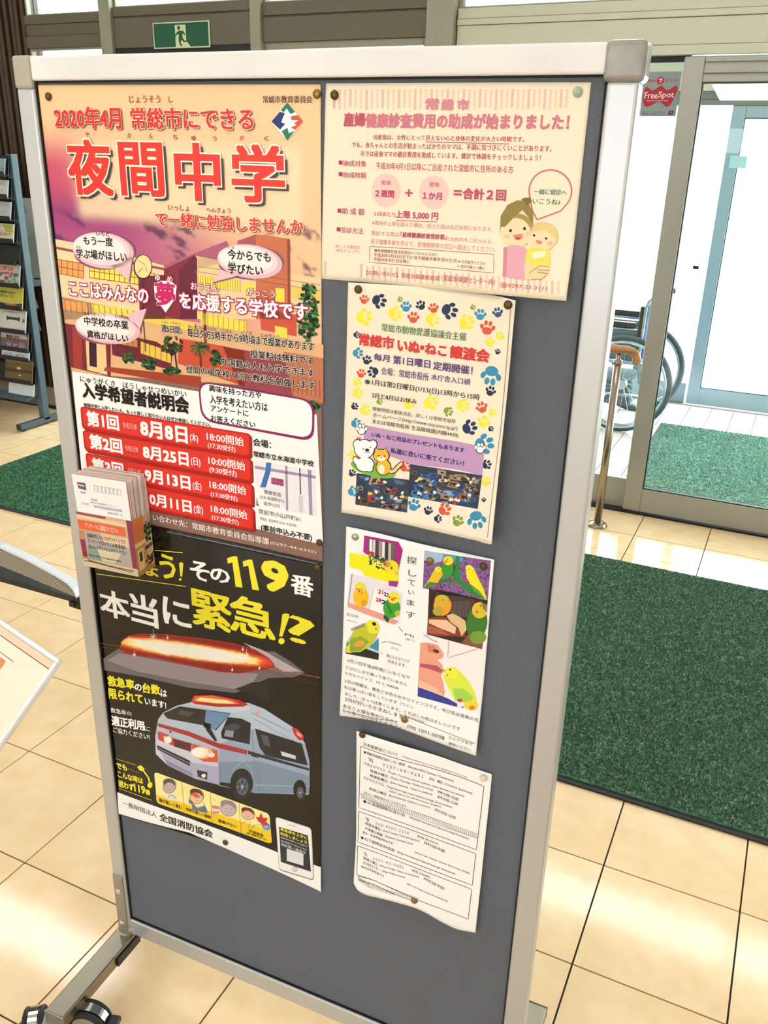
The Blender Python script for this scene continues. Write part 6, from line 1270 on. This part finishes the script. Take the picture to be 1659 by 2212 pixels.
# ---------------------------------------------------------------- low display table with magazines, left behind the board
M['black_lam'] = mat('black_laminate', '121518', .35); M['mag_w'] = mat('white_magazine_cover', 'dfe4ea', .25, coat=.4); M['mag_p'] = mat('magazine_page_edges', '8d8778', .8)
m_ = M['mag_p']; N, L, b_ = nodes(m_); tc = N.new('ShaderNodeTexCoord'); wv = N.new('ShaderNodeTexWave'); wv.bands_direction = 'Z'; wv.inputs['Scale'].default_value = 90; wv.inputs['Distortion'].default_value = 3; L.new(tc.outputs['Object'], wv.inputs[0])
r_ = N.new('ShaderNodeValToRGB'); r_.color_ramp.elements[0].color = (*lin('5a564a'), 1); r_.color_ramp.elements[1].color = (*lin('b5ac98'), 1); L.new(wv.outputs['Fac'], r_.inputs[0]); L.new(r_.outputs[0], b_.inputs['Base Color'])
tb_ = empty('display_table', (-1.75, 1.50, 0), 0, 'low black display shelf holding a magazine, left behind the board', 'table')
top = prism([(-.55, .575-.03), (.075, .547-.03), (.312, .520-.0), (.312, .506), (.05, .503), (-.55, .485)], -.14, -.08, b=None); obj('shelf_board', top, M['black_lam'], tb_)
bev(obj('clip', box(.286, .303, -.146, -.1405, .494, .508), M['black'], tb_), .001, 1)
for x in (-.5, .47):
    for y in (-.125,): bev(obj('leg', box(x-.012, x+.012, y-.012, y+.03, 0, .50), M['black_lam'], tb_), .002, 1)
obj('side_rail', box(.29, .482, -.135, -.09, .486, .505), M['black_lam'], tb_)
mg = empty('magazine', (-1.75, 1.50, .55), 0, 'white magazine with thick page edges lying on the black display shelf', 'magazine')
pg = prism([(-.55, .598-.55), (.06, .597-.55), (.16, .588-.55), (.24, .562-.55), (.268, .548-.55), (.29, .534-.55), (.312, .521-.55), (.075, .548-.55), (-.55, .576-.55)], -.139, -.129); obj('pages', pg, M['mag_p'], mg)
cv = prism([(-.55, .613-.55), (.06, .610-.55), (.15, .603-.55), (.22, .588-.55), (.262, .574-.55), (.300, .562-.55), (.318, .548-.55), (.316, .530-.55), (.312, .5215-.55), (.300, .545-.55), (.262, .562-.55), (.22, .578-.55), (.15, .594-.55), (.06, .602-.55), (-.55, .6)], -.141, .12) if False else None
cvp = [(-.55, .060), (.072, .0575), (.162, .0425), (.222, .0285), (.262, .018), (.290, .008), (.304, -.004), (.312, -.024)]
cv = bmesh.new(); up1 = []; 
for y in (-.142, -.122):
    up1.append([cv.verts.new((x, y, z)) for x, z in cvp]+[cv.verts.new((x-.003, y, z-.006)) for x, z in reversed(cvp)])
n_ = len(up1[0])
for i in range(n_): cv.faces.new((up1[0][i], up1[0][(i+1) % n_], up1[1][(i+1) % n_], up1[1][i]))
cv.faces.new(up1[0][::-1]); cv.faces.new(up1[1])
obj('cover', cv, M['mag_w'], mg)

# ---------------------------------------------------------------- leaflet in a clear holder, near the viewer at the lower left
PC, P1_, P2_ = Vector((-.72244951, .63708062, .95)), Vector((-.85144784, .6714864, .95)), Vector((-.74283863, .56063526, .88034036))
ax = (P1_-PC).normalized(); ay = (P2_-PC).normalized(); az = ay.cross(ax).normalized()
if az.dot(Vector((0, 0, CAMH))-PC) < 0: az = -az
mm = Matrix((-ax, -ay, az)).transposed()     # local x to the right, y up the page, z towards the viewer
lh = empty('leaflet_holder', PC, 0, 'clear plastic holder edge around the cream leaflet at the lower left', 'holder'); lh.rotation_euler = mm.to_euler()
M['clear'] = mat('frosty_clear_plastic', 'eef1f4', .2, spec=.6)
Wd, Hd = .26, .21
bev(obj('back_plate', box(-Wd, .0065, -Hd, .0065, -.0035, -.001), M['clear'], lh), .001, 1)
bev(obj('rim', box(-Wd, .0065, .0008, .0065, -.0035, .004, ), M['clear'], lh), .001, 1)
bev(obj('rim', box(.0008, .0065, -Hd, .0008, -.0035, .004), M['clear'], lh), .001, 1)
st_ = empty('leaflet', PC, 0, 'cream leaflet with an orange label and thin grey lines, lower left corner', 'leaflet'); st_.rotation_euler = mm.to_euler()
obj('sheet', box(-Wd+.004, -.0005, -Hd+.004, -.0005, -.0006, .0), mat('cream_leaflet_paper', 'f8ead2', .5), st_)
LF = Flat(st_, (-Wd, -Hd, .0001), (1, 0, 0), (0, 1, 0), (0, 0, 1), Wd, Hd); lp = LF.ink('print'); SHEETS.append(LF)
def lx(x, y): return 1-x/Wd/1000, y/Hd/1000      # millimetres from the top right corner
lp.poly(lx, [(1, 1.5), (250, 1.5), (250, 9.5), (1, 9.5)], 'f5d2b4', 1); lp.poly(lx, [(3, 9.5), (250, 9.5), (250, 10.5), (3, 10.5)], '6e5a50', 2)
lp.poly(lx, [(66, 26), (250, 26), (250, 26.8), (66, 26.8)], '8a5a48', 2); rrect(lp, lx, [(79, 31), (180, 31), (180, 47), (79, 47)], 4, 'ee8a5e', 3)
lp.poly(lx, [(76, 50), (250, 50), (250, 50.8), (76, 50.8)], '8a5a48', 2); lp.text(lx, 170, 34, 84, 44, '無料配布のご案内', 'f8d0b8', 5, .03)
lp.ell(lx, 112, 82, 14, 12, 'f0c8b4', 2); lp.ell(lx, 125, 95, 10, 9, '5a4a44', 3); lp.text(lx, 240, 110, 110, 120, 'ご自由にお取りください', '7a6258', 4, .01)
# the pedestal that carries the holder, just outside the frame
pd = empty('pedestal', (-1.02, .40, 0), 0, 'slim grey stand under the clear leaflet holder', 'stand')
bq = PC+ax*.225+ay*.18; pd.location = (bq.x, bq.y, 0)
obj('pole', tube([(0, 0, .01), (0, 0, bq.z-.022)], .012, 12), M['alu'], pd, smooth=True); obj('base', lathe([(.08, 0), (.08, .008), (.02, .014)], 'z', (0, 0, 0), 28), M['alu'], pd)
# ---------------------------------------------------------------- things seen outside through the glass
ow = empty('pink_brick_wall', (-4.9, 6.6, 0), 0, 'pink brick facade seen through the small window above the exit sign', 'facade')
M['pinkbrick'] = mat('pink_brick', 'c99a96', .8); M['pinkj'] = mat('pale_joint', 'e2cfca', .9)
obj('wall_core', box(-.95, .75, .01, .2, 0, 3.2), M['pinkj'], ow)
bk_ = box(-.148, .148, -.0, .012, 0, .062); bme = bpy.data.meshes.new('brick'); bk_.to_mesh(bme); bk_.free(); bme.materials.append(M['pinkbrick'])
for r in range(9):
    for k in range(6):
        t = bpy.data.objects.new('brick', bme); COL.objects.link(t); t.parent = ow; t.location = (-.80+.30*k+(.15 if r % 2 else 0)-.075, 0, 2.60+.067*r-.03)
gs = empty('green_awning', (-1.9, 6.5, 0), 0, 'green striped blind outside the upper window over the board', 'awning')
for k in range(7): obj('slat', box(-.25+.075*k, -.19+.075*k, 0, .02, 2.50, 2.9), mat('green_slat', '5aa08c', .6), gs)
obj('rail', box(-.27, .34, .02, .05, 2.9, 2.95), M['frame'], gs)
for x in (-.27, .34): obj('post', box(x-.02, x+.02, .02, .06, 0, 2.95), M['frame'], gs)
nt = empty('door_notice', (-.50, 6.175, 1.50), 0, 'small pale notice on the outer door stile', 'notice'); obj('sheet', box(-.05, .05, 0, .002, .03, .10), mat('pale_blue_notice', '9cc4c6', .5), nt)
dh = empty('door_handle_block', (-.415, 3.935, 1.135), 0, 'small dark lock block on the glass of the sliding door', 'lock'); bev(obj('body', box(-.012, .012, -.004, .0, -.007, .007), M['black'], dh), .001, 1)

wp = empty('wall_white_slab', (-4.16, 3.985, .80), 0, 'white paper sheet on the dark wood wall behind the rack', 'notice'); obj('sheet', box(-.13, .16, .0, .003, 0, .46), mat('plain_white_slab', 'f4f6f8', .4), wp)  # added thin white slab on the wood wall behind the rack
flush_texts()
for s in SHEETS: s.finish()
